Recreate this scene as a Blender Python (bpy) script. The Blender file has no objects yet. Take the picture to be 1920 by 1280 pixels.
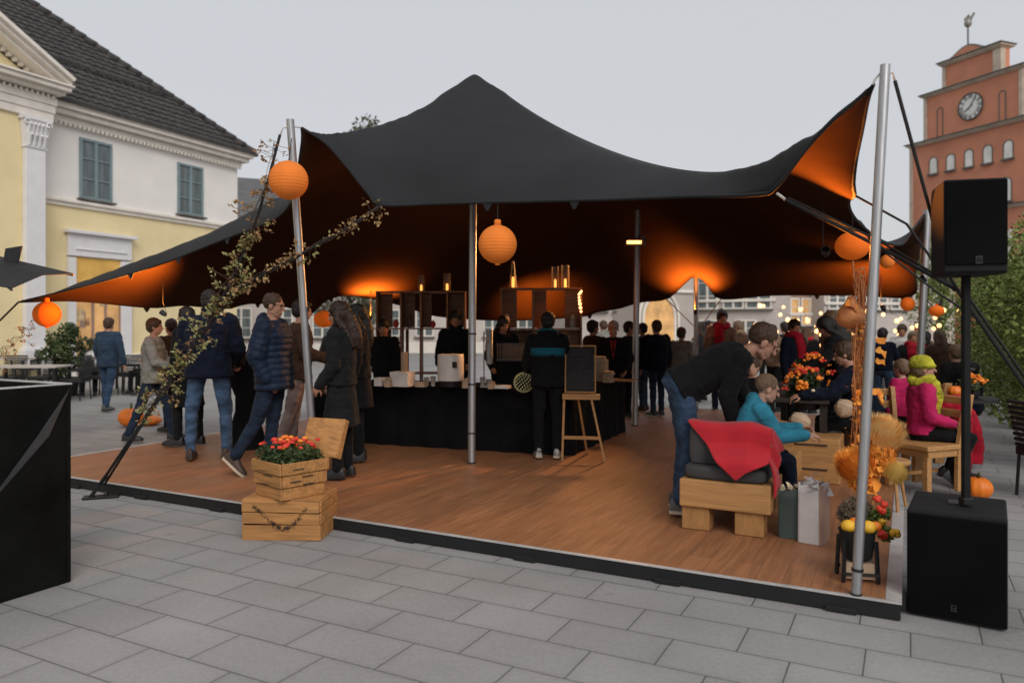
import bpy, bmesh, math, random
import numpy as np
from mathutils import Vector, Matrix
R = math.radians
random.seed(7); rng = np.random.default_rng(7)
scene = bpy.context.scene
COL = scene.collection
# ---------------------------------------------------------------- camera
F, CU, CV, CH = 1420.0, 960.0, 607.0, 1.6
cam_d = bpy.data.cameras.new('camera'); cam = bpy.data.objects.new('camera', cam_d); COL.objects.link(cam)
cam.location = (0, 0, CH); cam.rotation_euler = (R(90), 0, 0)
cam_d.sensor_width = 36; cam_d.lens = 36 * F / 1920; cam_d.shift_y = -(640 - CV) / 1920
cam_d.dof.use_dof = True; cam_d.dof.focus_distance = 6.2; cam_d.dof.aperture_fstop = 1.4; cam_d.clip_end = 600; cam_d.clip_start = 0.05
scene.camera = cam
# ---------------------------------------------------------------- world, sun, exposure
SUN_EL, SUN_AZ = 36, 163      # soft evening brightness from behind the camera
w = bpy.data.worlds.new("World"); scene.world = w; w.use_nodes = True
nt = w.node_tree; nt.nodes.clear()
sky = nt.nodes.new('ShaderNodeTexSky'); sky.sky_type = 'NISHITA'; sky.sun_disc = False
sky.sun_elevation = R(SUN_EL); sky.sun_rotation = R(SUN_AZ); sky.dust_density = 4
mixs = nt.nodes.new('ShaderNodeMixRGB'); mixs.inputs[0].default_value = 0.86
mixs.inputs[2].default_value = (6.25, 6.33, 6.52, 1)     # even overcast layer
bg = nt.nodes.new('ShaderNodeBackground'); bg.inputs[1].default_value = 0.1
ow = nt.nodes.new('ShaderNodeOutputWorld')
nt.links.new(sky.outputs[0], mixs.inputs[1]); nt.links.new(mixs.outputs[0], bg.inputs[0]); nt.links.new(bg.outputs[0], ow.inputs[0])
sd = bpy.data.lights.new('sun', 'SUN'); sd.energy = 1.45; sd.angle = R(35); sd.color = (1, .96, .92)
sun = bpy.data.objects.new('sun', sd); COL.objects.link(sun)
az = R(SUN_AZ)   # direction towards the sun, azimuth from +Y clockwise
dv = Vector((math.sin(az) * math.cos(R(SUN_EL)), math.cos(az) * math.cos(R(SUN_EL)), math.sin(R(SUN_EL))))
sun.rotation_euler = dv.to_track_quat('Z', 'Y').to_euler(); sun.location = (0, -10, 20)
scene.view_settings.view_transform = 'Standard'; scene.view_settings.look = 'None'
scene.view_settings.exposure = .12; scene.view_settings.gamma = 1
scene.render.engine = 'CYCLES'
cy = scene.cycles; cy.use_denoising = True; cy.max_bounces = 6; cy.diffuse_bounces = 3; cy.glossy_bounces = 3
cy.transparent_max_bounces = 8; cy.sample_clamp_indirect = 4; cy.caustics_reflective = False; cy.caustics_refractive = False
# ---------------------------------------------------------------- placing helpers
def W(u, v, Y): return Vector(((u - CU) / F * Y, Y, CH - (v - CV) / F * Y))
DZ = 0.10
def Gp(u, v):
    Y = CH * F / (v - CV); return Vector(((u - CU) / F * Y, Y, 0))
def Dp(u, v):
    Y = (CH - DZ) * F / (v - CV); return Vector(((u - CU) / F * Y, Y, DZ))
D1 = Vector((-0.886, 0.464, 0)); D2 = Vector((0.457, 0.889, 0)).normalized()
RZ = -27.6     # local +x runs along the deck front to the right, +y into the deck
# ---------------------------------------------------------------- objects
MATS = {}; XF = {}
def tagp(o, label=None, cat=None, group=None, kind=None):
    if label: o['label'] = label
    if cat: o['category'] = cat
    if group: o['group'] = group
    if kind: o['kind'] = kind
    return o
def thing(name, loc, rz=0, label=None, cat=None, group=None):
    o = bpy.data.objects.new(name, None); COL.objects.link(o)
    o.location = loc; o.rotation_euler = (0, 0, R(rz)); o.empty_display_size = .1
    XF[o.name] = Matrix.Translation(Vector(loc)) @ Matrix.Rotation(R(rz), 4, 'Z')
    return tagp(o, label, cat, group)
def copy_tree(o, loc=None, rz=None, label=None, parent=None):
    c = o.copy(); COL.objects.link(c)
    if parent: c.parent = parent
    for ch in list(o.children): copy_tree(ch, parent=c)
    if loc is not None: c.location = loc
    if rz is not None: c.rotation_euler = (0, 0, R(rz))
    if label: c['label'] = label
    return c
def unit(v):
    v = Vector(v); return v.normalized() if v.length > 1e-9 else Vector((0, 0, 1))
def perp(a):
    a = unit(a); h = Vector((0, 0, 1)) if abs(a.z) < .9 else Vector((1, 0, 0))
    x = a.cross(h).normalized(); return x, a.cross(x).normalized()
def rotz(a): return Matrix.Rotation(R(a), 4, 'Z')
def T(x, y, z): return Matrix.Translation((x, y, z))
class MB:
    def __init__(s, M=None): s.v = []; s.f = []; s.mi = []; s.M = M or Matrix.Identity(4); s.cur = 0
    def vs(s, pts):
        n = len(s.v); M = s.M
        s.v.extend([M @ Vector(p) for p in pts]); return n
    def fs(s, faces, n):
        for f in faces: s.f.append([n + i for i in f]); s.mi.append(s.cur)
    def mesh(s, pts, faces): n = s.vs(pts); s.fs(faces, n); return s
    def box(s, c, size, m=None):
        x, y, z = size[0] / 2, size[1] / 2, size[2] / 2
        p = [(-x, -y, -z), (x, -y, -z), (x, y, -z), (-x, y, -z), (-x, -y, z), (x, -y, z), (x, y, z), (-x, y, z)]
        if m is not None: p = [m @ Vector(q) for q in p]
        p = [Vector(q) + Vector(c) for q in p]
        return s.mesh(p, [(3, 2, 1, 0), (4, 5, 6, 7), (0, 1, 5, 4), (1, 2, 6, 5), (2, 3, 7, 6), (3, 0, 4, 7)])
    def bar(s, p0, p1, w, h, up=(0, 0, 1)):
        p0, p1 = Vector(p0), Vector(p1); a = unit(p1 - p0); x = a.cross(Vector(up))
        x = x.normalized() if x.length > 1e-6 else perp(a)[0]
        y = x.cross(a).normalized()
        q = [x * sx * w / 2 + y * sy * h / 2 for sx, sy in ((-1, -1), (1, -1), (1, 1), (-1, 1))]
        return s.mesh([p0 + k for k in q] + [p1 + k for k in q], [(3, 2, 1, 0), (4, 5, 6, 7), (0, 1, 5, 4), (1, 2, 6, 5), (2, 3, 7, 6), (3, 0, 4, 7)])
    def rings(s, rs, cap=True):
        n = s.vs([p for r in rs for p in r]); k = len(rs[0]); fs = []
        for i in range(len(rs) - 1):
            for j in range(k):
                fs.append((i * k + j, i * k + (j + 1) % k, (i + 1) * k + (j + 1) % k, (i + 1) * k + j))
        if cap: fs.append(tuple(range(k - 1, -1, -1))); fs.append(tuple((len(rs) - 1) * k + j for j in range(k)))
        s.fs(fs, n); return s
    def tube(s, path, r, seg=8, cap=True):
        path = [Vector(p) for p in path]; rs = []; x = None
        for i, p in enumerate(path):
            a = unit(path[min(i + 1, len(path) - 1)] - path[max(i - 1, 0)])
            if x is None: x, y = perp(a)
            else:
                x = (x - a * x.dot(a)); x = x.normalized() if x.length > 1e-6 else perp(a)[0]
                y = a.cross(x)
            rr = r[i] if isinstance(r, (list, tuple)) else r
            rs.append([p + (x * math.cos(2 * math.pi * j / seg) + y * math.sin(2 * math.pi * j / seg)) * rr for j in range(seg)])
        return s.rings(rs, cap)
    def lathe(s, prof, seg=20, c=(0, 0, 0), cap=True, axis=None):
        c = Vector(c); rs = []
        if axis is None: x, y, a = Vector((1, 0, 0)), Vector((0, 1, 0)), Vector((0, 0, 1))
        else: a = unit(axis); x, y = perp(a)
        for r, z in prof:
            rs.append([c + x * math.cos(2 * math.pi * j / seg) * r + y * math.sin(2 * math.pi * j / seg) * r + a * z for j in range(seg)])
        return s.rings(rs, cap)
    def ball(s, c, r, seg=14, n=9, m=None):
        if not isinstance(r, (tuple, list)): r = (r, r, r)
        c = Vector(c); rs = []
        for i in range(n + 1):
            t = math.pi * (i + .02 * (i == 0) - .02 * (i == n)) / n; q = []
            for j in range(seg):
                p = Vector((r[0] * math.sin(t) * math.cos(2 * math.pi * j / seg), r[1] * math.sin(t) * math.sin(2 * math.pi * j / seg), -r[2] * math.cos(t)))
                q.append(c + (m @ p if m is not None else p))
            rs.append(q)
        return s.rings(rs)
    def caps(s, p0, p1, r0, r1, seg=10):
        p0, p1 = Vector(p0), Vector(p1); a = unit(p1 - p0); L = (p1 - p0).length; x, y = perp(a); rs = []
        prof = [(r0 * math.sin(R(t)), -r0 * math.cos(R(t))) for t in (12, 40, 68)] + [(r0, 0), ((r0 + r1) / 2, L / 2), (r1, L)] + [(r1 * math.cos(R(t)), L + r1 * math.sin(R(t))) for t in (22, 50, 78)]
        for r, z in prof: rs.append([p0 + a * z + (x * math.cos(2 * math.pi * j / seg) + y * math.sin(2 * math.pi * j / seg)) * r for j in range(seg)])
        return s.rings(rs)
    def quad(s, a, b, c, d): return s.mesh([a, b, c, d], [(0, 1, 2, 3)])
    def prism(s, poly, d):     # poly: list of points, extruded by vector d
        k = len(poly); d = Vector(d); pts = [Vector(p) for p in poly]
        return s.mesh(pts + [p + d for p in pts], [tuple(range(k - 1, -1, -1)), tuple(range(k, 2 * k))] + [(j, (j + 1) % k, k + (j + 1) % k, k + j) for j in range(k)])
    def build(s, name, mat, parent=None, smooth=False, bevel=0, world=False, angle=None):
        me = bpy.data.meshes.new(name)
        v = s.v
        if world and parent is not None:
            Mi = XF[parent.name].inverted(); v = [Mi @ p for p in v]
        me.from_pydata([tuple(p) for p in v], [], s.f)
        mats = mat if isinstance(mat, (list, tuple)) else [mat]
        for m in mats: me.materials.append(MATS[m] if isinstance(m, str) else m)
        if len(mats) > 1: me.polygons.foreach_set('material_index', s.mi)
        if smooth: me.polygons.foreach_set('use_smooth', [True] * len(me.polygons))
        me.validate(); me.update()
        o = bpy.data.objects.new(name, me); COL.objects.link(o)
        if parent is not None: o.parent = parent; XF[o.name] = XF[parent.name]
        else: XF[o.name] = Matrix.Identity(4)
        if smooth and angle: 
            bm = bmesh.new(); bm.from_mesh(me)
            for e in bm.edges:
                if len(e.link_faces) == 2 and e.calc_face_angle(0) > R(angle): e.smooth = False
            bm.to_mesh(me); bm.free()
        if bevel:
            b = o.modifiers.new('bevel', 'BEVEL'); b.width = bevel; b.segments = 2; b.limit_method = 'ANGLE'; b.angle_limit = R(40)
        return o
def flipfix(o):
    bm = bmesh.new(); bm.from_mesh(o.data); bmesh.ops.recalc_face_normals(bm, faces=bm.faces); bm.to_mesh(o.data); bm.free()
# ---------------------------------------------------------------- materials
def mat(name, col, rough=.7, var=.12, scale=6, bump=0, bscale=40, metal=0, stretch=(1, 1, 1), spec=.5, sheen=0, emit=None, es=0, alpha=1, trans=0, sss=0, bd=.02, col2=None, detail=4):
    m = bpy.data.materials.new(name); m.use_nodes = True; MATS[name] = m
    n = m.node_tree.nodes; l = m.node_tree.links; b = n['Principled BSDF']
    tc = n.new('ShaderNodeTexCoord'); mp = n.new('ShaderNodeMapping'); mp.inputs[3].default_value = stretch
    l.new(tc.outputs['Object'], mp.inputs[0])
    b.inputs['Roughness'].default_value = rough; b.inputs['Metallic'].default_value = metal
    b.inputs['Specular IOR Level'].default_value = spec
    c2 = col2 or tuple(min(1, c * (1 + var * 1.6)) for c in col); c1 = tuple(c * (1 - var * 1.6) for c in col) if not col2 else col
    nz = n.new('ShaderNodeTexNoise'); nz.inputs['Scale'].default_value = scale; nz.inputs['Detail'].default_value = detail
    l.new(mp.outputs[0], nz.inputs[0])
    rp = n.new('ShaderNodeValToRGB'); rp.color_ramp.elements[0].position = .3; rp.color_ramp.elements[1].position = .7
    rp.color_ramp.elements[0].color = (*c1, 1); rp.color_ramp.elements[1].color = (*c2, 1)
    l.new(nz.outputs[0], rp.inputs[0]); l.new(rp.outputs[0], b.inputs['Base Color'])
    if bump:
        n2 = n.new('ShaderNodeTexNoise'); n2.inputs['Scale'].default_value = bscale; n2.inputs['Detail'].default_value = 5
        l.new(mp.outputs[0], n2.inputs[0]); bp = n.new('ShaderNodeBump'); bp.inputs['Strength'].default_value = bump; bp.inputs['Distance'].default_value = bd
        l.new(n2.outputs[0], bp.inputs['Height']); l.new(bp.outputs[0], b.inputs['Normal'])
    if sheen: b.inputs['Sheen Weight'].default_value = sheen
    if emit: b.inputs['Emission Color'].default_value = (*emit, 1); b.inputs['Emission Strength'].default_value = es
    if alpha < 1: b.inputs['Alpha'].default_value = alpha
    if trans: b.inputs['Transmission Weight'].default_value = trans
    if sss: b.inputs['Subsurface Weight'].default_value = sss; b.inputs['Subsurface Radius'].default_value = (.02, .008, .004); b.inputs['Subsurface Scale'].default_value = 1
    return m
def wood(name, col, var=.25, rough=.6, stretch=(1.2, 14, 14), bump=.25):
    m = mat(name, col, rough=rough, var=var, scale=1.6, stretch=stretch, bump=bump, bscale=5, detail=8, bd=.004)
    n = m.node_tree.nodes; n['Noise Texture'].inputs['Distortion'].default_value = 1.2
    return m
mat('tent_top', (.021, .022, .024), rough=.82, var=.14, scale=1.1, bump=.35, bscale=1.6, bd=.03, spec=.18, sheen=.02)
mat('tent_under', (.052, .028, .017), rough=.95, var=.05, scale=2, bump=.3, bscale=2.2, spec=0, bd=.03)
mat('alu', (.42, .42, .43), rough=.42, metal=.85, var=.08, scale=9, stretch=(8, 8, .6))
mat('black_metal', (.012, .012, .013), rough=.45, var=.1, spec=.4)
mat('rope', (.008, .008, .009), rough=.8, var=.3, scale=60, bump=.4, bscale=160, bd=.003)
mat('white_cord', (.55, .53, .5), rough=.8)
mat('black_cloth', (.007, .007, .008), rough=.95, var=.2, scale=3, bump=.5, bscale=3, bd=.03, spec=.12)
mat('black_rubber', (.006, .006, .0065), rough=.8, var=.2, scale=5)
mat('grill', (.0035, .0035, .0037), rough=.85, var=.3, scale=2, bump=.5, bscale=420, bd=.001, spec=.08)
mat('cabinet', (.016, .016, .017), rough=.8, var=.12, scale=4, bump=.25, bscale=350, bd=.001, spec=.12)
mat('cab_edge', (.05, .05, .052), rough=.5, var=.1)
wood('pine', (.42, .215, .075), var=.13, bump=.3)
wood('pine_end', (.36, .18, .06), var=.12, stretch=(10, 10, 3), bump=.3)
wood('crate_wood', (.40, .19, .06), var=.2, bump=.5, rough=.7)
wood('shelf_wood', (.24, .11, .05), var=.2)
mat('trim_white', (.52, .51, .50), rough=.4, metal=.2, var=.08, scale=8)
mat('rope_tan', (.30, .13, .055), rough=.8, var=.2, scale=40)
# ---------------------------------------------------------------- ground
def pavers():
    m = bpy.data.materials.new('pavers'); m.use_nodes = True; MATS['pavers'] = m
    n = m.node_tree.nodes; l = m.node_tree.links; b = n['Principled BSDF']
    def math_(op, a, bb=None, c=None):
        k = n.new('ShaderNodeMath'); k.operation = op
        for i, x in enumerate((a, bb, c)):
            if x is None: continue
            if isinstance(x, (int, float)): k.inputs[i].default_value = x
            else: l.new(x, k.inputs[i])
        return k.outputs[0]
    geo = n.new('ShaderNodeNewGeometry'); mp = n.new('ShaderNodeMapping'); mp.vector_type = 'POINT'
    mp.inputs[2].default_value = (0, 0, R(-RZ)); l.new(geo.outputs['Position'], mp.inputs[0])
    sp = n.new('ShaderNodeSeparateXYZ'); l.new(mp.outputs[0], sp.inputs[0])
    LX, LY = .56, .325
    v = math_('DIVIDE', math_('ADD', sp.outputs[1], .11), LY); row = math_('FLOOR', v)
    wn0 = n.new('ShaderNodeTexWhiteNoise'); wn0.noise_dimensions = '1D'; l.new(row, wn0.inputs['W'])
    off = math_('ADD', math_('MULTIPLY', row, .5), math_('MULTIPLY', wn0.outputs['Value'], .22))
    u = math_('ADD', math_('DIVIDE', math_('ADD', sp.outputs[0], .17), LX), off); colm = math_('FLOOR', u)
    fu = math_('FRACT', u); fv = math_('FRACT', v)
    du = math_('MULTIPLY', math_('MINIMUM', fu, math_('SUBTRACT', 1, fu)), LX)
    dv_ = math_('MULTIPLY', math_('MINIMUM', fv, math_('SUBTRACT', 1, fv)), LY)
    d = math_('MINIMUM', du, dv_)
    joint = n.new('ShaderNodeMapRange'); joint.inputs[1].default_value = .0014; joint.inputs[2].default_value = .0042; l.new(d, joint.inputs[0])
    cmb = n.new('ShaderNodeCombineXYZ'); l.new(row, cmb.inputs[0]); l.new(colm, cmb.inputs[1])
    wn = n.new('ShaderNodeTexWhiteNoise'); wn.noise_dimensions = '3D'; l.new(cmb.outputs[0], wn.inputs[0])
    nz = n.new('ShaderNodeTexNoise'); nz.inputs['Scale'].default_value = 150; nz.inputs['Detail'].default_value = 3; nz.inputs['Roughness'].default_value = .8; l.new(geo.outputs['Position'], nz.inputs[0])
    nb = n.new('ShaderNodeTexNoise'); nb.inputs['Scale'].default_value = .9; nb.inputs['Detail'].default_value = 6; l.new(geo.outputs['Position'], nb.inputs[0])
    st = n.new('ShaderNodeTexVoronoi'); st.inputs['Scale'].default_value = 1.3; l.new(geo.outputs['Position'], st.inputs[0])
    stain = n.new('ShaderNodeMapRange'); stain.inputs[1].default_value = .015; stain.inputs[2].default_value = .06; stain.inputs[3].default_value = .74; stain.inputs[4].default_value = 1; l.new(st.outputs['Distance'], stain.inputs[0])
    val = math_('ADD', .82, math_('MULTIPLY', wn.outputs['Value'], .12))
    val = math_('ADD', val, math_('MULTIPLY', math_('SUBTRACT', nz.outputs[0], .5), .75))
    val = math_('ADD', val, math_('MULTIPLY', math_('SUBTRACT', nb.outputs[0], .5), .6))
    nm = n.new('ShaderNodeTexNoise'); nm.inputs['Scale'].default_value = 38; nm.inputs['Detail'].default_value = 4; nm.inputs['Roughness'].default_value = .75; l.new(geo.outputs['Position'], nm.inputs[0])
    val = math_('ADD', val, math_('MULTIPLY', math_('SUBTRACT', nm.outputs[0], .5), .55))
    dirt = n.new('ShaderNodeMapRange'); dirt.inputs[1].default_value = 0; dirt.inputs[2].default_value = .05; dirt.inputs[3].default_value = .92; dirt.inputs[4].default_value = 1; l.new(d, dirt.inputs[0]); val = math_('MULTIPLY', val, dirt.outputs[0])
    val = math_('MULTIPLY', val, stain.outputs[0])
    k = math_('MULTIPLY', val, math_('ADD', math_('MULTIPLY', joint.outputs[0], .82), .18))
    cc = n.new('ShaderNodeMixRGB'); cc.blend_type = 'MULTIPLY'; cc.inputs[0].default_value = 1; cc.inputs[1].default_value = (.330, .321, .315, 1)
    l.new(k, cc.inputs[2]); l.new(cc.outputs[0], b.inputs['Base Color'])
    b.inputs['Roughness'].default_value = .78; b.inputs['Specular IOR Level'].default_value = .35
    bp = n.new('ShaderNodeBump'); bp.inputs['Strength'].default_value = .5; bp.inputs['Distance'].default_value = .004
    hh = math_('ADD', joint.outputs[0], math_('ADD', math_('MULTIPLY', nz.outputs[0], .25), math_('MULTIPLY', wn.outputs['Value'], .3)))
    l.new(hh, bp.inputs['Height']); l.new(bp.outputs[0], b.inputs['Normal'])
pavers()
g = MB(); g.quad((-150, -40, 0), (150, -40, 0), (150, 200, 0), (-150, 200, 0)); tagp(g.build('ground', 'pavers'), kind='structure')
# ---------------------------------------------------------------- deck
def deckmat():
    m = bpy.data.materials.new('deck_boards'); m.use_nodes = True; MATS['deck_boards'] = m
    n = m.node_tree.nodes; l = m.node_tree.links; b = n['Principled BSDF']
    tc = n.new('ShaderNodeTexCoord')
    br = n.new('ShaderNodeTexBrick'); br.inputs['Scale'].default_value = 1; br.inputs['Brick Width'].default_value = .9; br.inputs['Row Height'].default_value = .155
    br.inputs['Mortar Size'].default_value = .0012; br.inputs['Mortar Smooth'].default_value = .3; br.offset = .37; br.inputs['Bias'].default_value = 0
    br.inputs['Color1'].default_value = (.285, .121, .052, 1); br.inputs['Color2'].default_value = (.345, .150, .066, 1); br.inputs['Mortar'].default_value = (.11, .045, .022, 1)
    mp = n.new('ShaderNodeMapping'); mp.inputs[2].default_value = (0, 0, R(90)); l.new(tc.outputs['Object'], mp.inputs[0]); l.new(mp.outputs[0], br.inputs[0])
    mp2 = n.new('ShaderNodeMapping'); mp2.inputs[3].default_value = (16, 1.1, 1); l.new(tc.outputs['Object'], mp2.inputs[0])
    nz = n.new('ShaderNodeTexNoise'); nz.inputs['Scale'].default_value = 2; nz.inputs['Detail'].default_value = 8; nz.inputs['Distortion'].default_value = .8; l.new(mp2.outputs[0], nz.inputs[0])
    n3 = n.new('ShaderNodeTexNoise'); n3.inputs['Scale'].default_value = .7; n3.inputs['Detail'].default_value = 5; l.new(tc.outputs['Object'], n3.inputs[0])
    rp = n.new('ShaderNodeMapRange'); rp.inputs[1].default_value = .3; rp.inputs[2].default_value = .7; rp.inputs[3].default_value = .72; rp.inputs[4].default_value = 1.18; l.new(nz.outputs[0], rp.inputs[0])
    mx = n.new('ShaderNodeMixRGB'); mx.blend_type = 'MULTIPLY'; mx.inputs[0].default_value = 1; l.new(br.outputs[0], mx.inputs[1]); l.new(rp.outputs[0], mx.inputs[2]); l.new(mx.outputs[0], b.inputs['Base Color'])
    rr = n.new('ShaderNodeMapRange'); rr.inputs[3].default_value = .38; rr.inputs[4].default_value = .68; l.new(n3.outputs[0], rr.inputs[0]); l.new(rr.outputs[0], b.inputs['Roughness'])
    bp = n.new('ShaderNodeBump'); bp.inputs['Strength'].default_value = .25; bp.inputs['Distance'].default_value = .003; l.new(nz.outputs[0], bp.inputs['Height']); l.new(bp.outputs[0], b.inputs['Normal'])
deckmat()
C0 = Vector((2.09, 4.06, 0)); DL, DW = 8.4, 8.9
dk = thing('wooden_deck', C0, RZ, 'low reddish brown wooden floor platform with dark rim under the black tent', 'deck')
m = MB(); m.box((-DL / 2, DW / 2, DZ - .012), (DL - .09, DW - .09, .02)); m.build('floor_boards', 'deck_boards', dk)
m = MB()
m.box((-DL / 2, .014, DZ - .002), (DL, .028, .008)); m.box((-DL / 2, DW - .02, DZ - .002), (DL, .04, .008)); m.box((-.04, DW / 2, DZ - .0015), (.08, DW - .09, .008)); m.box((-DL + .022, DW / 2, DZ - .0015), (.045, DW - .09, .008))
m.build('edge_trim', 'trim_white', dk)
m = MB()
m.box((-DL / 2, .025, .05), (DL - .01, .04, .088)); m.box((-DL / 2, DW - .03, .05), (DL - .01, .04, .088)); m.box((-.03, DW / 2, .05), (.04, DW - .1, .088)); m.box((-DL + .03, DW / 2, .05), (.04, DW - .1, .088))
for i in range(9): m.box((-.3 - i * .98, .03, .02), (.16, .1, .03))
m.build('rim', 'black_rubber', dk, bevel=.004)
# ---------------------------------------------------------------- stretch tent
def spl(pts, n):
    P = np.array([W(*p)[:] for p in pts]); out = []
    Q = np.vstack([2 * P[0] - P[1], P, 2 * P[-1] - P[-2]])
    for i in range(len(P) - 1):
        p0, p1, p2, p3 = Q[i:i + 4]
        for t in np.linspace(0, 1, 24, endpoint=False):
            out.append(.5 * ((2 * p1) + (-p0 + p2) * t + (2 * p0 - 5 * p1 + 4 * p2 - p3) * t * t + (-p0 + 3 * p1 - 3 * p2 + p3) * t ** 3))
    out.append(P[-1]); out = np.array(out)
    s = np.r_[0, np.cumsum(np.linalg.norm(np.diff(out, axis=0), axis=1))]; q = np.linspace(0, s[-1], n)
    return np.stack([np.interp(q, s, out[:, k]) for k in range(3)], 1)
E_AB = [(566, 240, 7.05), (610, 268, 7.0), (650, 312, 6.9), (690, 362, 6.8), (716, 384, 6.7), (820, 382, 6.65), (940, 379, 6.4), (1110, 375, 5.95), (1290, 369, 5.35), (1420, 365, 4.9), (1456, 350, 4.75), (1510, 281, 4.6), (1564, 223, 4.45), (1610, 186, 4.35), (1637, 160, 4.25)]
E_BD = [(1637, 160, 4.25), (1627, 186, 4.35), (1616, 244, 4.6), (1605, 298, 4.85), (1600, 344, 5.05), (1602, 366, 5.2), (1591, 378, 5.7), (1597, 400, 6.4), (1618, 425, 7.1), (1655, 452, 7.9), (1690, 458, 8.5), (1712, 430, 9.1), (1733, 402, 9.6)]
E_DC = [(1733, 402, 9.6), (1727, 450, 9.9), (1716, 510, 10.3), (1708, 555, 10.7), (1600, 553, 11.6), (1450, 553, 12.5), (1352, 560, 13), (1328, 535, 13.1), (1305, 515, 13.2), (1280, 535, 13.2), (1250, 560, 13.2), (1200, 566, 13.2), (1160, 578, 13.2), (1120, 584, 13.2), (1088, 593, 13.2), (950, 600, 13), (820, 592, 12.9), (760, 574, 12.8), (700, 560, 12.6), (650, 553, 12.3), (610, 563, 12), (580, 590, 11.9), (550, 578, 11.8), (500, 569, 11.6), (460, 569, 11.4), (425, 578, 11.2), (345, 572, 11.0), (280, 576, 10.8), (145, 564, 10.4), (35, 566, 10.2)]
E_CA = [(35, 566, 10.2), (95, 552, 9.9), (217, 521, 9.5), (312, 491, 9.2), (399, 457, 8.8), (440, 441, 8.6), (486, 424, 8.3), (524, 405, 8.0), (547, 379, 7.7), (556, 345, 7.5), (561, 307, 7.3), (567, 262, 7.12), (566, 240, 7.05)]
NI, NJ = 116, 92
fr, rt, bk, lf = spl(E_AB, NI), spl(E_BD, NJ), spl(E_DC, NI)[::-1], spl(E_CA, NJ)[::-1]
s_ = np.linspace(0, 1, NI)[:, None, None]; t_ = np.linspace(0, 1, NJ)[None, :, None]
P = (1 - t_) * fr[:, None] + t_ * bk[:, None] + (1 - s_) * lf[None] + s_ * rt[None] - ((1 - s_) * (1 - t_) * fr[0] + s_ * (1 - t_) * fr[-1] + (1 - s_) * t_ * bk[0] + s_ * t_ * bk[-1])
def wpl(pts, n=60):
    P_ = np.array([W(*p)[:] for p in pts]); s0 = np.r_[0, np.cumsum(np.linalg.norm(np.diff(P_, axis=0), axis=1))]; q = np.linspace(0, s0[-1], n)
    return np.stack([np.interp(q, s0, P_[:, k]) for k in range(3)], 1)
RIDGES = [wpl([(580, 244, 7.08), (600, 248, 7.1), (640, 247, 7.2), (700, 236, 7.4), (760, 217, 7.6), (810, 192, 7.85), (850, 160, 8.1), (872, 146, 8.25), (880, 137, 8.28), (888, 134, 8.3)]),
          wpl([(888, 134, 8.3), (896, 137, 8.28), (905, 147, 8.22), (930, 161, 8.1), (1000, 215, 7.6), (1080, 261, 7.1), (1150, 291, 6.7), (1200, 307, 6.4), (1300, 323, 5.8), (1350, 324, 5.5), (1420, 308, 5.0), (1492, 268, 4.72), (1546, 229, 4.52), (1600, 190, 4.38)]),
          wpl([(888, 131, 8.3), (960, 250, 9.6), (1080, 330, 10.5), (1196, 376, 11.2), (1260, 440, 12.0), (1305, 512, 13.0)]),
          wpl([(520, 368, 8.9), (479, 393, 9.2), (440, 413, 9.4), (399, 433, 9.55), (320, 465, 9.75), (243, 493, 9.9), (127, 536, 10.1)]),
          wpl([(1612, 409, 7.2), (1660, 409, 8.0), (1700, 406, 8.8), (1722, 402, 9.3)])]
RIDGES = [np.apply_along_axis(lambda c: np.convolve(np.r_[[c[0]] * 2, c, [c[-1]] * 2], np.ones(5) / 5, 'valid'), 0, r_) for r_ in RIDGES]
fix = np.zeros((NI, NJ), bool); fix[0] = fix[-1] = True; fix[:, 0] = fix[:, -1] = True
def relax(Q, fixm, n):
    for _ in range(n):
        A = Q.copy(); A[1:-1, 1:-1] = .25 * (Q[:-2, 1:-1] + Q[2:, 1:-1] + Q[1:-1, :-2] + Q[1:-1, 2:])
        Q = np.where(fixm[:, :, None], Q, A)
    return Q
P = relax(P, fix, 4000)
fz = fix.copy(); Z = P[:, :, 2:3].copy()
for rd in RIDGES:
    d = np.linalg.norm(P[:, :, None, :2] - rd[None, None, :, :2], axis=3); k = d.argmin(2); near = (d.min(2) < .055) & ~fix
    Z[:, :, 0] = np.where(near, rd[k][:, :, 2], Z[:, :, 0]); fz |= near
Z = relax(Z, fz, 5000)
keep = fix | (np.linalg.norm(P[:, :, :2] - np.array(W(888, 131, 8.3)[:2]), axis=2) < .06)
for rd, sl in ((RIDGES[0], slice(0, 60)), (RIDGES[1], slice(0, 60)), (RIDGES[3], slice(0, 60)), (RIDGES[4], slice(0, 60))):
    keep |= np.linalg.norm(P[:, :, None, :2] - rd[sl][None, None, :, :2], axis=3).min(2) < .03
Z = relax(Z, keep, 16); P[:, :, 2:3] = Z
tent = thing('stretch_tent', (0, 8, 0), 0, 'large black stretch canopy tent with a pointed peak over the wooden floor', 'tent')
m = MB(); m.v = [Vector(p) for p in P.reshape(-1, 3)]
m.f = [(i * NJ + j, (i + 1) * NJ + j, (i + 1) * NJ + j + 1, i * NJ + j + 1) for i in range(NI - 1) for j in range(NJ - 1)]; m.mi = [0] * len(m.f)
can = m.build('canopy', ['tent_top', 'tent_under'], tent, smooth=True, world=True)
sub = can.modifiers.new('sub', 'SUBSURF'); sub.levels = sub.render_levels = 1
sol = can.modifiers.new('thick', 'SOLIDIFY'); sol.thickness = .012; sol.offset = -1; sol.material_offset = 1; sol.material_offset_rim = 0
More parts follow.
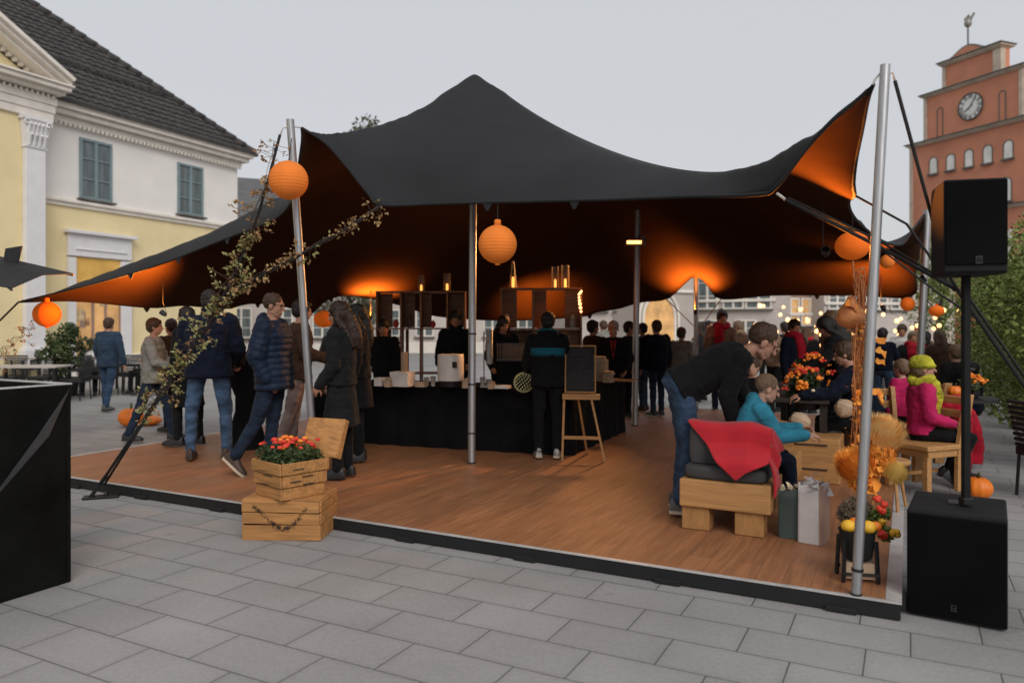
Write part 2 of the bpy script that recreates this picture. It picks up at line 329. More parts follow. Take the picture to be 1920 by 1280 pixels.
# hem piping round the edge with small tie tabs
edge = [Vector(p) for p in np.vstack([fr[:-1], rt[:-1], bk[::-1][:-1], lf[::-1][:-1]])]
m = MB(); m.tube(edge + [edge[0]], .014, 6); m.build('hem', 'tent_top', tent, smooth=True, world=True)
def tabs(idx, n_):
    for k in idx:
        p = edge[k % len(edge)]; q = edge[(k + 1) % len(edge)]; a = unit(q - p)
        m = MB(); m.mesh([p - a * .05, p + a * .05, p + a * .012 - Vector((0, 0, .07)), p - a * .012 - Vector((0, 0, .07))] , [(0, 1, 2, 3)])
        o = m.build('tie_tab', 'tent_top', tent, world=True); mm = o.modifiers.new('s', 'SOLIDIFY'); mm.thickness = .008
tabs([45, 62], 1); NB0 = NI + NJ - 2
tabs([NB0 + k for k in (12, 17, 22, 52, 58, 84, 88, 93, 98, 104)], 1)
tabs([NB0 + NI + k for k in (30, 42, 55)], 1)
# poles (each its own thing)
def pole(base, top, r, label, ties=(.06, .3, .55), grp='tent poles'):
    base, top = Vector(base), Vector(top)
    t = thing('tent_pole', base, 0, label, 'pole', grp)
    m = MB(); d = top - base
    m.tube([base, base + d * .5, top], r, 18); m.build('tube', 'alu', t, smooth=True, world=True, angle=40)
    m = MB(); a = unit(d); m.lathe([(r + .004, 0), (r + .004, .012)], 18, c=base + a * .0, axis=a); m.build('foot', 'black_metal', t, world=True)
    for k in ties:
        m = MB(); m.lathe([(r + .005, 0), (r + .005, .016)], 18, c=base + d * k, axis=a); m.build('cable_tie', 'black_metal', t, world=True)
    return t
PA0, PA1 = Dp(592, 900), W(544, 224, 7.0)
PB0, PB1 = Dp(1605, 1115), W(1660, 122, 4.22)
pole(PA0, PA1, .036, 'leaning silver tent pole beside the crate of red flowers', ())
pole(PB0, PB1, .027, 'tall silver tent pole in front of the orange hanging flowers', (.045,))
pole(Dp(884, 868), W(888, 141, 8.3) - Vector((0, 0, .03)), .041, 'silver pole standing in front of the bar under the tent peak', (.075, .2, .33))
pole(Vector((W(1190, 0, 11.2).x, 11.2, DZ)), W(1196, 380, 11.2), .045, 'silver pole with a glowing heater on it at the right end of the bar', ())
PD0 = Vector((W(1718, 0, 9.6).x, 9.6, DZ)); PD1 = W(1739, 394, 9.6)
pole(PD0, PD1, .045, 'silver pole behind the person in the yellow hat, holding the far right tent corner', ())
NT = W(1305, 515, 13.2)
pole((NT.x, NT.y, DZ), NT, .04, 'thin pole holding up the diamond shaped notch at the back of the tent', ())
# ropes
def rope(pts, r, label, grp=None, m_='rope', name='guy_rope', cat='rope'):
    m = MB(); m.tube(pts, r, 6); o = m.build(name, m_, smooth=True); tagp(o, label, cat, grp); return o
AN = Gp(176, 934)
topA = PA1 - Vector((0, 0, .07))
p1 = W(530, 240, 6.98)
rope([topA, p1, W(525, 255, 6.98)], .008, 'short pale hook link on the top of the leaning pole', None, 'white_cord', 'hook_link', 'hook')
VINE = [W(525, 253, 6.98), W(505, 330, 6.97), W(482, 410, 6.96), W(436, 525, 6.96), W(385, 612, 6.96), W(330, 695, 6.98), W(262, 797, 7.0), AN + Vector((.05, 0, .12))]
rope(VINE, .013, 'black guy rope from the leaning pole down to the ground, wrapped in leaves')
tie1 = W(716, 385, 6.7)
VINE2 = [tie1, W(650, 428, 6.75), W(560, 480, 6.82), W(500, 510, 6.88), W(440, 545, 6.93), W(392, 608, 6.94), W(270, 790, 6.99), AN + Vector((.08, .03, .12))]
rope(VINE2, .011, 'black guy rope from the tent front edge to the left ground plate')
t = thing('ground_anchor', AN, 20, 'black ground anchor with strap ratchet beside the deck rim', 'anchor')
m = MB(); m.box((.06, 0, .012), (.3, .12, .018)); m.build('plate', 'black_metal', t, bevel=.004)
m = MB(); m.bar((-.03, 0, .01), (.1, 0, .2), .05, .035); m.tube([(.1, -.05, .03), (.1, .05, .03)], .02, 8); m.build('ratchet', 'black_metal', t, bevel=.004)
rope([PB1 - Vector((0, 0, .06)), W(1650, 138, 4.24), W(1640, 150, 4.25), fr[-1] and Vector(fr[-1]) if False else Vector(fr[-1])], .006, 'white loop joining the tent corner to the tall right pole', None, 'white_cord', 'hook_link', 'hook')
rope([PB1 - Vector((0, 0, .06)), W(1674, 136, 4.22), W(1678, 152, 4.22)], .006, 'pale hook on the outer side of the tall right pole', None, 'white_cord', 'hook_link', 'hook')
rope([PA1 - Vector((0, 0, .06)), Vector(fr[0])], .007, 'white link joining the tent corner to the leaning left pole', None, 'white_cord', 'hook_link', 'hook')
J = W(1797, 545, 4.7); EE = Vector((W(2157, 0, 5).x, 5, 0))
rope([W(1678, 152, 4.22), W(1775, 510, 4.6), J], .011, 'black rope running from the tall right pole top down behind the upper loudspeaker')
tie2 = Vector(W(1456, 362, 4.78)); tie3 = W(1602, 366, 5.2)
rope([tie2, W(1475, 376, 4.77)], .009, 'knotted pale cord end at the tent front edge', None, 'white_cord', 'cord', 'cord')
rope([W(1472, 374, 4.77), W(1640, 458, 4.72), J], .012, 'black rope running from the tent front edge past the orange lantern to the loudspeaker')
rope([W(1478, 371, 4.79), W(1650, 452, 4.74), J + Vector((0, .02, .02))], .008, 'thin black rope just above the rope from the tent front edge')
rope([tie3, W(1700, 420, 5.0), J + Vector((0, .04, 0))], .009, 'thin black rope from the tied right edge of the tent')
rope([W(1655, 470, 7.9), W(1760, 550, 6.4), W(1830, 595, 5.4), J.lerp(EE, .12)], .009, 'lowest black rope crossing the far silver pole')
rope([J, EE], .014, 'thick twisted black ropes running down in front of the green tree')
rope([J + Vector((.02, 0, .02)), EE + Vector((.06, 0, 0))], .009, 'single black rope beside the thick twisted ropes before the tree')
rope([Vector(lf[-1]), W(-60, 660, 9.6), W(-190, 790, 9.2)], .012, 'guy rope at the far left tip of the tent')
for k in (12.9,):
    NL, NR = Vector(W(1250, 561, 13.2)), Vector(W(1352, 561, 13.0))
    rope([NL, W(1330, 640, 14.0), W(1400, 690, 14.6)], .008, 'tan rope slanting down from the left of the tent notch', None, 'rope_tan')
    rope([NR, W(1308, 620, 13.4), W(1270, 680, 13.6)], .008, 'tan rope slanting down from the right of the tent notch', None, 'rope_tan')
# ---------------------------------------------------------------- building materials
mat('white_plaster', (.80, .765, .73), rough=.85, var=.03, scale=1.2, bump=.12, bscale=60, bd=.004)
mat('trim_stone', (.76, .71, .64), rough=.8, var=.05, scale=3, bump=.1, bscale=30)
mat('yellow_plaster', (.80, .665, .385), rough=.85, var=.04, scale=1.5, bump=.12, bscale=60, bd=.004)
mat('pilaster_white', (.72, .71, .71), rough=.8, var=.03, scale=3)
mat('blue_frame', (.20, .27, .29), rough=.6, var=.06)
mat('curtain_glass', (.12, .15, .155), rough=.25, var=.25, scale=1.2, stretch=(5, 1, .6), spec=.6)
mat('dark_glass', (.05, .055, .06), rough=.12, var=.3, scale=2, spec=.7)
mat('roof_tile', (.042, .038, .036), rough=.75, var=.3, scale=3.5, bump=.2, bscale=20)
mat('slate', (.11, .11, .115), rough=.8, var=.2, scale=2, stretch=(1, 1, 14))
mat('red_plaster', (.58, .235, .14), rough=.88, var=.07, scale=.8, bump=.1, bscale=30)
mat('lead_cap', (.12, .115, .10), rough=.7, var=.2, scale=3)
mat('pane_white', (.80, .77, .72), rough=.5, var=.12, scale=1.5)
mat('clock_face', (.72, .72, .68), rough=.5, var=.04)
mat('clock_black', (.02, .02, .02), rough=.5)
mat('gilt', (.30, .29, .25), rough=.5, metal=.4, var=.3, scale=20)
mat('warm_room', (.5, .3, .12), rough=.8, var=.3, scale=1.5, emit=(1, .52, .2), es=.22)
mat('shop_panel', (.55, .33, .08), rough=.7, var=.15, scale=2, emit=(1, .55, .12), es=.12)
mat('grey_wall', (.46, .41, .37), rough=.85, var=.06, scale=.8, bump=.1, bscale=20)
mat('pale_wall', (.54, .49, .45), rough=.85, var=.06, scale=.8, bump=.1, bscale=20)
mat('brown_wall', (.30, .20, .16), rough=.85, var=.1, scale=1)
mat('tower_trim', (.52, .43, .34), rough=.85, var=.12, scale=2)
mat('cream_card', (.5, .38, .22), rough=.8, var=.3, scale=6)
mat('tan_card', (.35, .2, .1), rough=.8, var=.4, scale=6)
class Facade:
    def __init__(s, K, ang): s.K = Vector(K); s.a = ang; s.fx = Vector((math.cos(R(ang)), math.sin(R(ang)), 0)); s.fy = Vector((-s.fx.y, s.fx.x, 0))
    def x(s, u, y=0):
        k = (u - CU) / F; O = s.K + s.fy * y
        return (k * O.y - O.x) / (s.fx.x - k * s.fx.y)
    def z(s, u, v, y=0):
        p = s.K + s.fy * y + s.fx * s.x(u, y); return CH - (v - CV) / F * p.y
def dentils(mb, x0, x1, z, y, w=.09, h=.12, d=.1, gap=.18):
    n = int((x1 - x0) / gap)
    for i in range(n): mb.box((x0 + gap * (i + .5), y - d / 2, z), (w, d, h))
def sash(par, x0, x1, z0, z1, y=0, cols=2, rows=3, fm='blue_frame', gm='curtain_glass', sill=True, wall_t=.0):
    w_, h_ = x1 - x0, z1 - z0; cx = (x0 + x1) / 2; t = .075
    f = MB()
    f.box((x0 + t / 2, y - .02, (z0 + z1) / 2), (t, .07, h_)); f.box((x1 - t / 2, y - .02, (z0 + z1) / 2), (t, .07, h_))
    f.box((cx, y - .021, z1 - t / 2), (w_ - 2 * t, .07, t)); f.box((cx, y - .021, z0 + t / 2), (w_ - 2 * t, .07, t))
    for c in range(1, cols): f.box((x0 + w_ * c / cols, y - .022, (z0 + z1) / 2), (.10, .06, h_ - 2 * t))
    for r in range(1, rows):
        for c in range(cols):
            f.box((x0 + w_ * (c + .5) / cols, y - .023, z0 + h_ * r / rows), (w_ / cols - .12, .035, .035))
    wo = f.build('window', fm, par)
    g = MB(); g.box((cx, y + .004, (z0 + z1) / 2), (w_ - 2 * t + .01, .02, h_ - 2 * t + .01)); g.build('pane', gm, wo)
    if sill: q = MB(); q.box((cx, y - .08, z0 - .035), (w_ + .14, .2, .06)); q.build('sill', 'lead_cap', wo, bevel=.01)
    return wo
# ---------------------------------------------------------------- yellow and white building, left
FA = Facade((-10.29, 28.39, 0), 65.97)
hb = thing('town_house', FA.K, FA.a, 'yellow and white classical building with grey hipped roof and pediment at the left', 'building')
L_ = 34; zs = 5.2; ze = 7.45
m = MB(); m.box((-L_ / 2, 6, (zs + ze) / 2), (L_, 12, ze - zs)); m.build('upper_wall', 'white_plaster', hb)
m = MB(); m.box((-L_ / 2 - .01, 6.01, zs / 2 - .06), (L_ - .02, 12, zs - .12)); m.build('lower_wall', 'yellow_plaster', hb)
m = MB(); m.box((-L_ / 2, 6 - .04, zs), (L_ + .12, 12.2, .10)); m.box((-L_ / 2, 6 - .02, zs - .1), (L_ + .08, 12.1, .12)); m.build('string_course', 'trim_stone', hb, bevel=.02)
m = MB()
m.box((-L_ / 2, 5.95, ze + .09), (L_ + .16, 12.2, .18)); dentils(m, -22, .1, ze - .04, -.10, w=.075, h=.1, d=.08, gap=.15)
m.box((-L_ / 2, 5.9, ze + .255), (L_ + .5, 12.5, .14)); m.box((-L_ / 2, 5.85, ze + .395), (L_ + .66, 12.66, .13)); m.box((-L_ / 2, 5.83, ze + .49), (L_ + .76, 12.76, .06))
m.build('cornice', 'trim_stone', hb, bevel=.02)
# tiled roof with relief
ov = .42; z0r = ze + .53; tn = .89
def roof_sheet(x0, x1, rise_run, yflip, hip):
    pass
tp, rowd = .30, .36; run = 6.5; sl = math.hypot(1, tn)
nx = int((L_ + 2 * ov) / tp * 6); nr = int(run * sl / rowd)
xs = np.linspace(-L_ - ov, ov, nx); pts = []; rowsS = []
for r in range(nr):
    for q in (0.0, .55, .97): rowsS.append((r + q, q))
for sv, q in rowsS:
    dist = sv * rowd; yy = dist / sl; zz = yy * tn
    ph = (xs / tp) % 1.0
    relief = .045 * np.abs(np.sin(np.pi * ph)) ** .8 + .045 * (1 - q) + rng.normal(0, .003, nx)
    nrm = np.array([-tn, 1]) / sl
    pts.append(np.stack([xs, yy + relief * nrm[0] * 1.0 - ov, zz + relief * nrm[1] + z0r], 1))
Pp = np.array(pts); fcs = []
for a in range(len(pts) - 1):
    ymax = Pp[a, 0, 1] + ov
    for c in range(nx - 1):
        if xs[c] < ov - ymax: fcs.append((a * nx + c, a * nx + c + 1, (a + 1) * nx + c + 1, (a + 1) * nx + c))
m = MB(); m.v = [Vector(p) for p in Pp.reshape(-1, 3)]; m.f = fcs; m.mi = [0] * len(fcs)
top = Vector((ov - run, run - ov, z0r + run * tn))
m.mesh([(ov, -ov, z0r), (ov, 12 + ov, z0r), top], [(0, 1, 2)]); m.mesh([(-L_ - ov, 12 + ov, z0r), (ov, 12 + ov, z0r), top, (-L_ - ov, top.y, top.z)], [(3, 2, 1, 0)])
rf = m.build('roof', 'roof_tile', hb)
m = MB(); a_, b_ = Vector((ov, -ov, z0r + .06)), top + Vector((0, 0, .06)); nk = 26
for i in range(nk):
    p, q = a_.lerp(b_, i / nk), a_.lerp(b_, (i + 1.15) / nk); m.tube([p, q], [.16, .12], 8)
for i in range(70): m.tube([top + Vector((-i * .45, 0, .05)), top + Vector((-(i + 1.1) * .45, 0, .05))], [.15, .12], 8)
m.build('ridge_tiles', 'roof_tile', rf, smooth=True)
m = MB(); yy = 1.9
for i in range(64): m.box((-2.2 - i * .3 * 1.1, yy - ov, z0r + yy * tn + .14), (.2, .08, .13))
m.bar((-L_, yy - ov - .02, z0r + yy * tn + .12), (-1.9, yy - ov - .02, z0r + yy * tn + .12), .03, .03)
m.build('snow_guard', 'roof_tile', rf)
m = MB(); m.bar((-L_, -ov - .07, z0r + .0), (ov, -ov - .07, z0r + .0), .15, .13); m.bar((ov + .05, -ov - .1, z0r - .01), (ov + .05, 12, z0r - .01), .12, .1); m.build('gutter', 'roof_tile', rf)
for (ul, ur, vt, vb) in ((148, 208.5, 257, 371), (332, 379.5, 304, 400)):
    sash(hb, FA.x(ul), FA.x(ur), FA.z(ul, vb), FA.z(ul, vt))
# ground floor opening with surround
y_ = -.06; x0, x1 = FA.x(127, y_), FA.x(245, y_); zt = FA.z(127, 433, y_); zb = .35
xi0, xi1 = FA.x(141, y_), FA.x(226, y_); zi = FA.z(141, 483, y_)
dr = MB(); dr.box(((x0 + xi0) / 2, y_, (zb + zi) / 2), (xi0 - x0, .14, zi - zb)); dr.box(((x1 + xi1) / 2, y_, (zb + zi) / 2), (x1 - xi1, .14, zi - zb))
dr.box(((x0 + x1) / 2, y_, (zi + zt) / 2), (x1 - x0, .14, zt - zi - .1)); dr.box(((x0 + x1) / 2, y_ - .06, zt), (x1 - x0 + .2, .3, .1)); dr.box(((x0 + x1) / 2, y_ - .04, (zi + zt) / 2 - .12), (x1 - x0 - .4, .14, .04))
d_ = dr.build('doorway', 'pilaster_white', hb, bevel=.012)
m = MB(); m.box(((xi0 + xi1) / 2, .0, zi - .45), (xi1 - xi0, .06, .9)); m.build('shop_panel', 'shop_panel', d_)
m = MB(); m.box(((xi0 + xi1) / 2, .0, (zi - .9) / 2), (xi1 - xi0, .05, zi - .9)); m.build('pane', 'warm_room', d_)
m = MB()
for k in (0, .38, .66, 1): m.box((xi0 + (xi1 - xi0) * k, -.04, (zi - .9) / 2), (.07, .05, zi - .9))
m.box(((xi0 + xi1) / 2, -.041, zi - .92), (xi1 - xi0, .05, .07)); m.build('frame', 'brown_wall', d_)
for k in range(9):
    m = MB(); m.box((xi0 + rng.uniform(.1, 1) * (xi1 - xi0 - .2), -.028 - .001 * k, rng.uniform(.6, 2.6)), (rng.uniform(.1, .3), .01, rng.uniform(.2, .5))); m.build('poster', ('brown_wall', 'cream_card', 'tan_card')[k % 3], d_)
# plinth
m = MB(); m.box((-L_ / 2, -.04, .3), (L_ + .1, .12, .6)); m.box((-L_ / 2, -.06, .62), (L_ + .1, .18, .06)); m.build('plinth', 'trim_stone', hb, bevel=.01)
# portico with pediment
yp = -.55
pxr = FA.x(98, yp); zc = FA.z(130, 176, yp - .3)
m = MB(); m.box((pxr - 9, yp / 2 + .0, (zc - .5) / 2), (18 - .8, -yp - .02, zc - .5)); m.build('portico_wall', 'yellow_plaster', hb)
m = MB(); zA = FA.z(98, 230, yp)
for k, (dz, dd) in enumerate(((.0, .0), (.22, .03), (.44, .06))):
    m.box((pxr - 9, yp / 2 - dd / 2, zA + .11 + dz), (18 + dd * 2, -yp + .16 + dd, .215))
m.box((pxr - 9, yp / 2 - .12, zA + .78), (18 + .3, -yp + .5, .1)); dentils(m, pxr - 12, pxr + .05, zA + .66, yp - .08, w=.08, h=.11, d=.1, gap=.15)
m.box((pxr - 9, yp / 2 - .2, zA + .89), (18 + .4, -yp + .7, .12)); m.box((pxr - 9, yp / 2 - .22, zA + .98), (18 + .5, -yp + .8, .06))
m.build('entablature', 'trim_stone', hb, bevel=.015)
# raking cornice
xr = pxr + .18; zr = zA + 1.04; x0_ = FA.x(0, yp - .4); sl_ = (FA.z(0, 50, yp - .4) - zr) / (xr - x0_)
half = 9.4; apexp = Vector((xr - half, 0, zr + half * sl_))
for s_i, (dy, th, off) in enumerate(((-.45, .11, .10), (-.32, .11, -.01), (-.15, .11, -.12))):
    m = MB()
    a0 = Vector((xr, yp + dy / 2, zr + off)); a1 = Vector((xr - half, yp + dy / 2, zr + half * sl_ + off))
    m.bar(a0, a1, -dy + .55, th); a2 = Vector((xr - 2 * half, yp + dy / 2, zr + off)); m.bar(a1, a2, -dy + .55, th); m.build('raking_cornice', 'trim_stone', hb, bevel=.012)
m = MB(); m.prism([(xr - .35, yp + .12, zr - .14), (xr - half, yp + .12, zr + half * sl_ - .14), (xr - 2 * half + .35, yp + .12, zr - .14)], (0, .4, 0)); m.build('pediment', 'yellow_plaster', hb)
m = MB(); n_ = 60
for i in range(n_):
    x = xr - .9 - i * .16; m.box((x, yp + .02, zr + (xr - x) * sl_ - .24), (.08, .14, .1))
m.build('raking_dentils', 'trim_stone', hb)
m = MB(); m.prism([(xr - .2, yp + .3, zr), (xr - half, yp + .3, zr + half * sl_ + .02), (xr - 2 * half + .2, yp + .3, zr)], (0, 6.5, 0)); m.build('portico_roof', 'roof_tile', hb)
# pilasters
for k, ul in enumerate((47.5, -150)):
    xa, xb = (FA.x(47.5, yp - .12), FA.x(85, yp - .12)) if k == 0 else (FA.x(47.5, yp - .12) - 3.2, FA.x(85, yp - .12) - 3.2)
    zt_ = zA - .0; zk = FA.z(47.5, 275, yp - .12); cx = (xa + xb) / 2; wd = xb - xa
    m = MB(); m.box((cx, yp - .07, (zk + .9) / 2), (wd, .16, zk - .9)); pl = m.build('pilaster', 'pilaster_white', hb, bevel=.015)
    m = MB(); m.box((cx, yp - .1, .62), (wd + .2, .26, .55)); m.box((cx, yp - .09, .42 + .5), (wd + .12, .22, .07)); m.build('base', 'pilaster_white', pl, bevel=.012)
    m = MB(); hK = zt_ - zk
    m.box((cx, yp - .08, zk + .03), (wd + .05, .2, .05)); m.box((cx, yp - .11, zt_ - .06), (wd + .26, .28, .1))
    m.mesh([(cx - wd / 2, yp - .15, zk), (cx + wd / 2, yp - .15, zk), (cx + wd / 2 + .08, yp - .22, zt_ - .1), (cx - wd / 2 - .08, yp - .22, zt_ - .1), (cx - wd / 2, yp, zk), (cx + wd / 2, yp, zk), (cx + wd / 2 + .08, yp, zt_ - .1), (cx - wd / 2 - .08, yp, zt_ - .1)], [(0, 1, 2, 3), (1, 5, 6, 2), (4, 0, 3, 7)])
    for rr in range(2):
        for i in range(4 + rr):
            x = xa + wd * (i + .5) / (4 + rr); z = zk + .06 + hK * .33 * rr
            m.tube([(x, yp - .16, z), (x, yp - .2, z + hK * .24), (x, yp - .27, z + hK * .36), (x, yp - .29, z + hK * .30)], [.05, .055, .045, .03], 7)
    for sx in (-1, 1):
        c = Vector((cx + sx * (wd / 2 + .02), yp - .22, zt_ - .2)); m.tube([c + Vector((math.cos(q) * (.1 - q * .012), -.02, math.sin(q) * (.1 - q * .012))) for q in np.linspace(0, 6.5, 16)], .022, 6)
    m.build('capital', 'pilaster_white', pl, smooth=True, angle=40)
# ---------------------------------------------------------------- red town hall with clock, right
FT = Facade((23.7, 45, 0), -68.46)
th = thing('clock_tower', FT.K, FT.a, 'tall brick red stepped gable building with round white clock at the right', 'building')
def tier(x0, x1, z0, z1, dep, y0=0): 
    m = MB(); m.box(((x0 + x1) / 2, y0 + dep / 2, (z0 + z1) / 2), (x1 - x0, dep, z1 - z0)); return m
zT1 = FT.z(1709, 277); x2 = FT.x(1732); zT2 = FT.z(1732, 184); x2b = FT.x(1918); x3 = FT.x(1766); x3b = FT.x(1876); zT3 = FT.z(1766, 124)
XR = 9.0
tier(0, XR + 4, 0, zT1, 9).build('wall', 'red_plaster', th); tier(x2, x2b, zT1, zT2, 1.2, .05).build('wall', 'red_plaster', th); tier(x3, x3b, zT2, zT3, .6, .1).build('wall', 'red_plaster', th)
def ledge(x0, x1, z, y0=0, h=.3, d=.28):
    h *= .62; d *= .8
    m = MB(); m.box(((x0 + x1) / 2, y0 - d / 2 + .4, z + h * .28), (x1 - x0 + .3, d + .9, h * .5)); m.box(((x0 + x1) / 2, y0 - d / 2 + .35, z - h * .16), (x1 - x0 + .08, d + .6, h * .4)); m.build('cornice', 'tower_trim', th, bevel=.02)
    m = MB(); m.box(((x0 + x1) / 2, y0 - d / 2 + .38, z + h * .66), (x1 - x0 + .42, d + 1.05, h * .26)); m.build('ledge_cap', 'lead_cap', th)
ledge(0, XR + 4, zT1, 0); ledge(x2, x2b, zT2, .05, .3, .2); ledge(x3, x3b, zT3, .1, .34, .26)
m = MB()
for x, z0, z1, y in ((.06, 0, zT1, 0), (x2 + .1, zT1 + .25, zT2 - .1, .05), (x2b - .1, zT1 + .25, zT2 - .1, .05), (x3 + .09, zT2 + .25, zT3 - .1, .1), (x3b - .22, zT2 + .25, zT3 - .1, .1)):
    m.box((x, y + .1, (z0 + z1) / 2), (.2 if x < x3b - .5 or x > x3b else .45, .36, z1 - z0))
m.build('corner_strip', 'tower_trim', th)
# curved pediment
cxa, cxb = FT.x(1781, .1), FT.x(1843, .1); n_ = 16; zb_ = zT3 + .25
arc = [(cxa + (cxb - cxa) * i / n_, .12, zb_ + .40 * math.sin(math.pi * i / n_) ** 1.2) for i in range(n_ + 1)]
m = MB(); m.prism(arc, (0, .6, 0)); m.build('curved_gable', 'red_plaster', th)
m = MB(); m.tube([(p[0], p[1] + .1, p[2] + .03) for p in arc], .09, 6); m.build('gable_rim', 'lead_cap', th)
# vane
vx = FT.x(1815, .3); vz0 = zb_ + .37
m = MB(); m.tube([(vx, .3, vz0), (vx, .3, vz0 + 1.15)], .045, 8); vn = m.build('vane_pole', 'lead_cap', th)
m = MB(); m.ball((vx, .3, vz0 + 1.35), (.2, .2, .24)); m.box((vx + .2, .3, vz0 + 1.55), (.1, .06, .6), Matrix.Rotation(R(35), 3, 'Y')); m.box((vx - .05, .3, vz0 + 1.65), (.35, .05, .2), Matrix.Rotation(R(-30), 3, 'Y')); m.build('vane', 'gilt', vn)
# clock
ccx = FT.x(1820, 0); ccz = FT.z(1820, 200); rc = (FT.z(1820, 175.5) - FT.z(1820, 224.5)) / 2
ck = MB(); ck.lathe([(rc, 0), (rc, .06)], 40, c=(ccx, 0.03, ccz), axis=(0, -1, 0)); ckf = ck.build('clock_face', 'clock_face', th)
m = MB()
for rr_, w__ in ((rc, .035), (rc * .62, .008)):
    m.tube([(ccx + math.cos(q) * rr_, -.035, ccz + math.sin(q) * rr_) for q in np.linspace(0, 2 * math.pi, 41)], w__, 5)
m.build('ring', 'clock_black', ckf)
def stroke(mb, a, b, wd, y=-.042):
    a, b = Vector((a[0], y, a[1])), Vector((b[0], y, b[1])); mb.bar(a, b, wd, .012, up=(0, 1, 0))
NUM = ['XII', 'I', 'II', 'III', 'IIII', 'V', 'VI', 'VII', 'VIII', 'IX', 'X', 'XI']
m = MB()
for k, s in enumerate(NUM):
    q = R(90 - 30 * k); er = Vector((math.cos(q), math.sin(q))); et = Vector((math.sin(q), -math.cos(q)))
    wds = [.07 if c == 'I' else .13 for c in s]; tot = sum(wds); o_ = -tot / 2; h0, h1 = rc * .68, rc * .94
    for c, wd in zip(s, wds):
        mid = o_ + wd / 2; o_ += wd
        P2 = lambda dx, hh: (ccx + er.x * (h0 + (h1 - h0) * hh) + et.x * (mid + dx), ccz + er.y * (h0 + (h1 - h0) * hh) + et.y * (mid + dx))
        if c == 'I': stroke(m, P2(0, 0), P2(0, 1), .03)
        elif c == 'X': stroke(m, P2(-.045, 0), P2(.045, 1), .026); stroke(m, P2(.045, 0), P2(-.045, 1), .026, -.043)
        else: stroke(m, P2(0, 0), P2(-.045, 1), .026); stroke(m, P2(0, 0), P2(.045, 1), .026, -.043)
m.build('numerals', 'clock_black', ckf)
for hname, q, ln, wd in (('hour_hand', 214, .55, .06), ('minute_hand', 55, .86, .045)):
    q = R(q); m = MB(); stroke(m, (ccx - math.cos(q) * .15, ccz - math.sin(q) * .15), (ccx + math.cos(q) * rc * ln, ccz + math.sin(q) * rc * ln), wd, -.06 if ln > .6 else -.052); m.build(hname, 'clock_black', ckf)
def archwin(u0, u1, vt, vb, y=0, gm='pane_white', sillm='lead_cap', frame=None):
    x0, x1 = FT.x(u0, y), FT.x(u1, y); z0, z1 = FT.z((u0 + u1) / 2, vb, y), FT.z((u0 + u1) / 2, vt, y); w_ = x1 - x0; r = w_ / 2; cx = (x0 + x1) / 2
    out = [(cx + math.cos(q) * r, y, z1 - r + math.sin(q) * r) for q in np.linspace(0, math.pi, 13)] + [(x0, y, z0), (x1, y, z0)]
    m = MB(); m.tube([Vector(p) - Vector((0, .02, 0)) for p in out + [out[0]]], .03, 6); f = m.build('window', sillm if frame is None else frame, th)
    m = MB(); m.prism([Vector(p) - Vector((0, .012, 0)) for p in out], (0, .03, 0)); m.build('pane', gm, f)
    m = MB(); m.box((cx, y - .07, z0 - .05), (w_ + .15, .2, .09)); m.build('sill', sillm, f)
for u0, u1, vt, vb in ((1743, 1758, 295, 326), (1775, 1791, 289, 319), (1809, 1825, 280, 313), (1844, 1861, 272, 306), (1882, 1900, 263, 297), (1877, 1897, 333, 377), (1751, 1766, 360, 392)): archwin(u0, u1, vt, vb)
for u0, u1, vt, vb in ((1758, 1768, 202, 258), (1874, 1886, 170, 229)): archwin(u0, u1, vt, vb, .05, 'red_plaster', 'red_plaster', 'lead_cap')
ledge(FT.x(1870), XR + 4, FT.z(1877, 390), 0, .3, .2)
for u0, u1, vt, vb in ((1876, 1898, 432, 500), (1743, 1760, 456, 520)):
    sash(th, FT.x(u0), FT.x(u1), FT.z(u0, vb), FT.z(u0, vt), 0, 2, 3, 'trim_stone', 'pane_white')
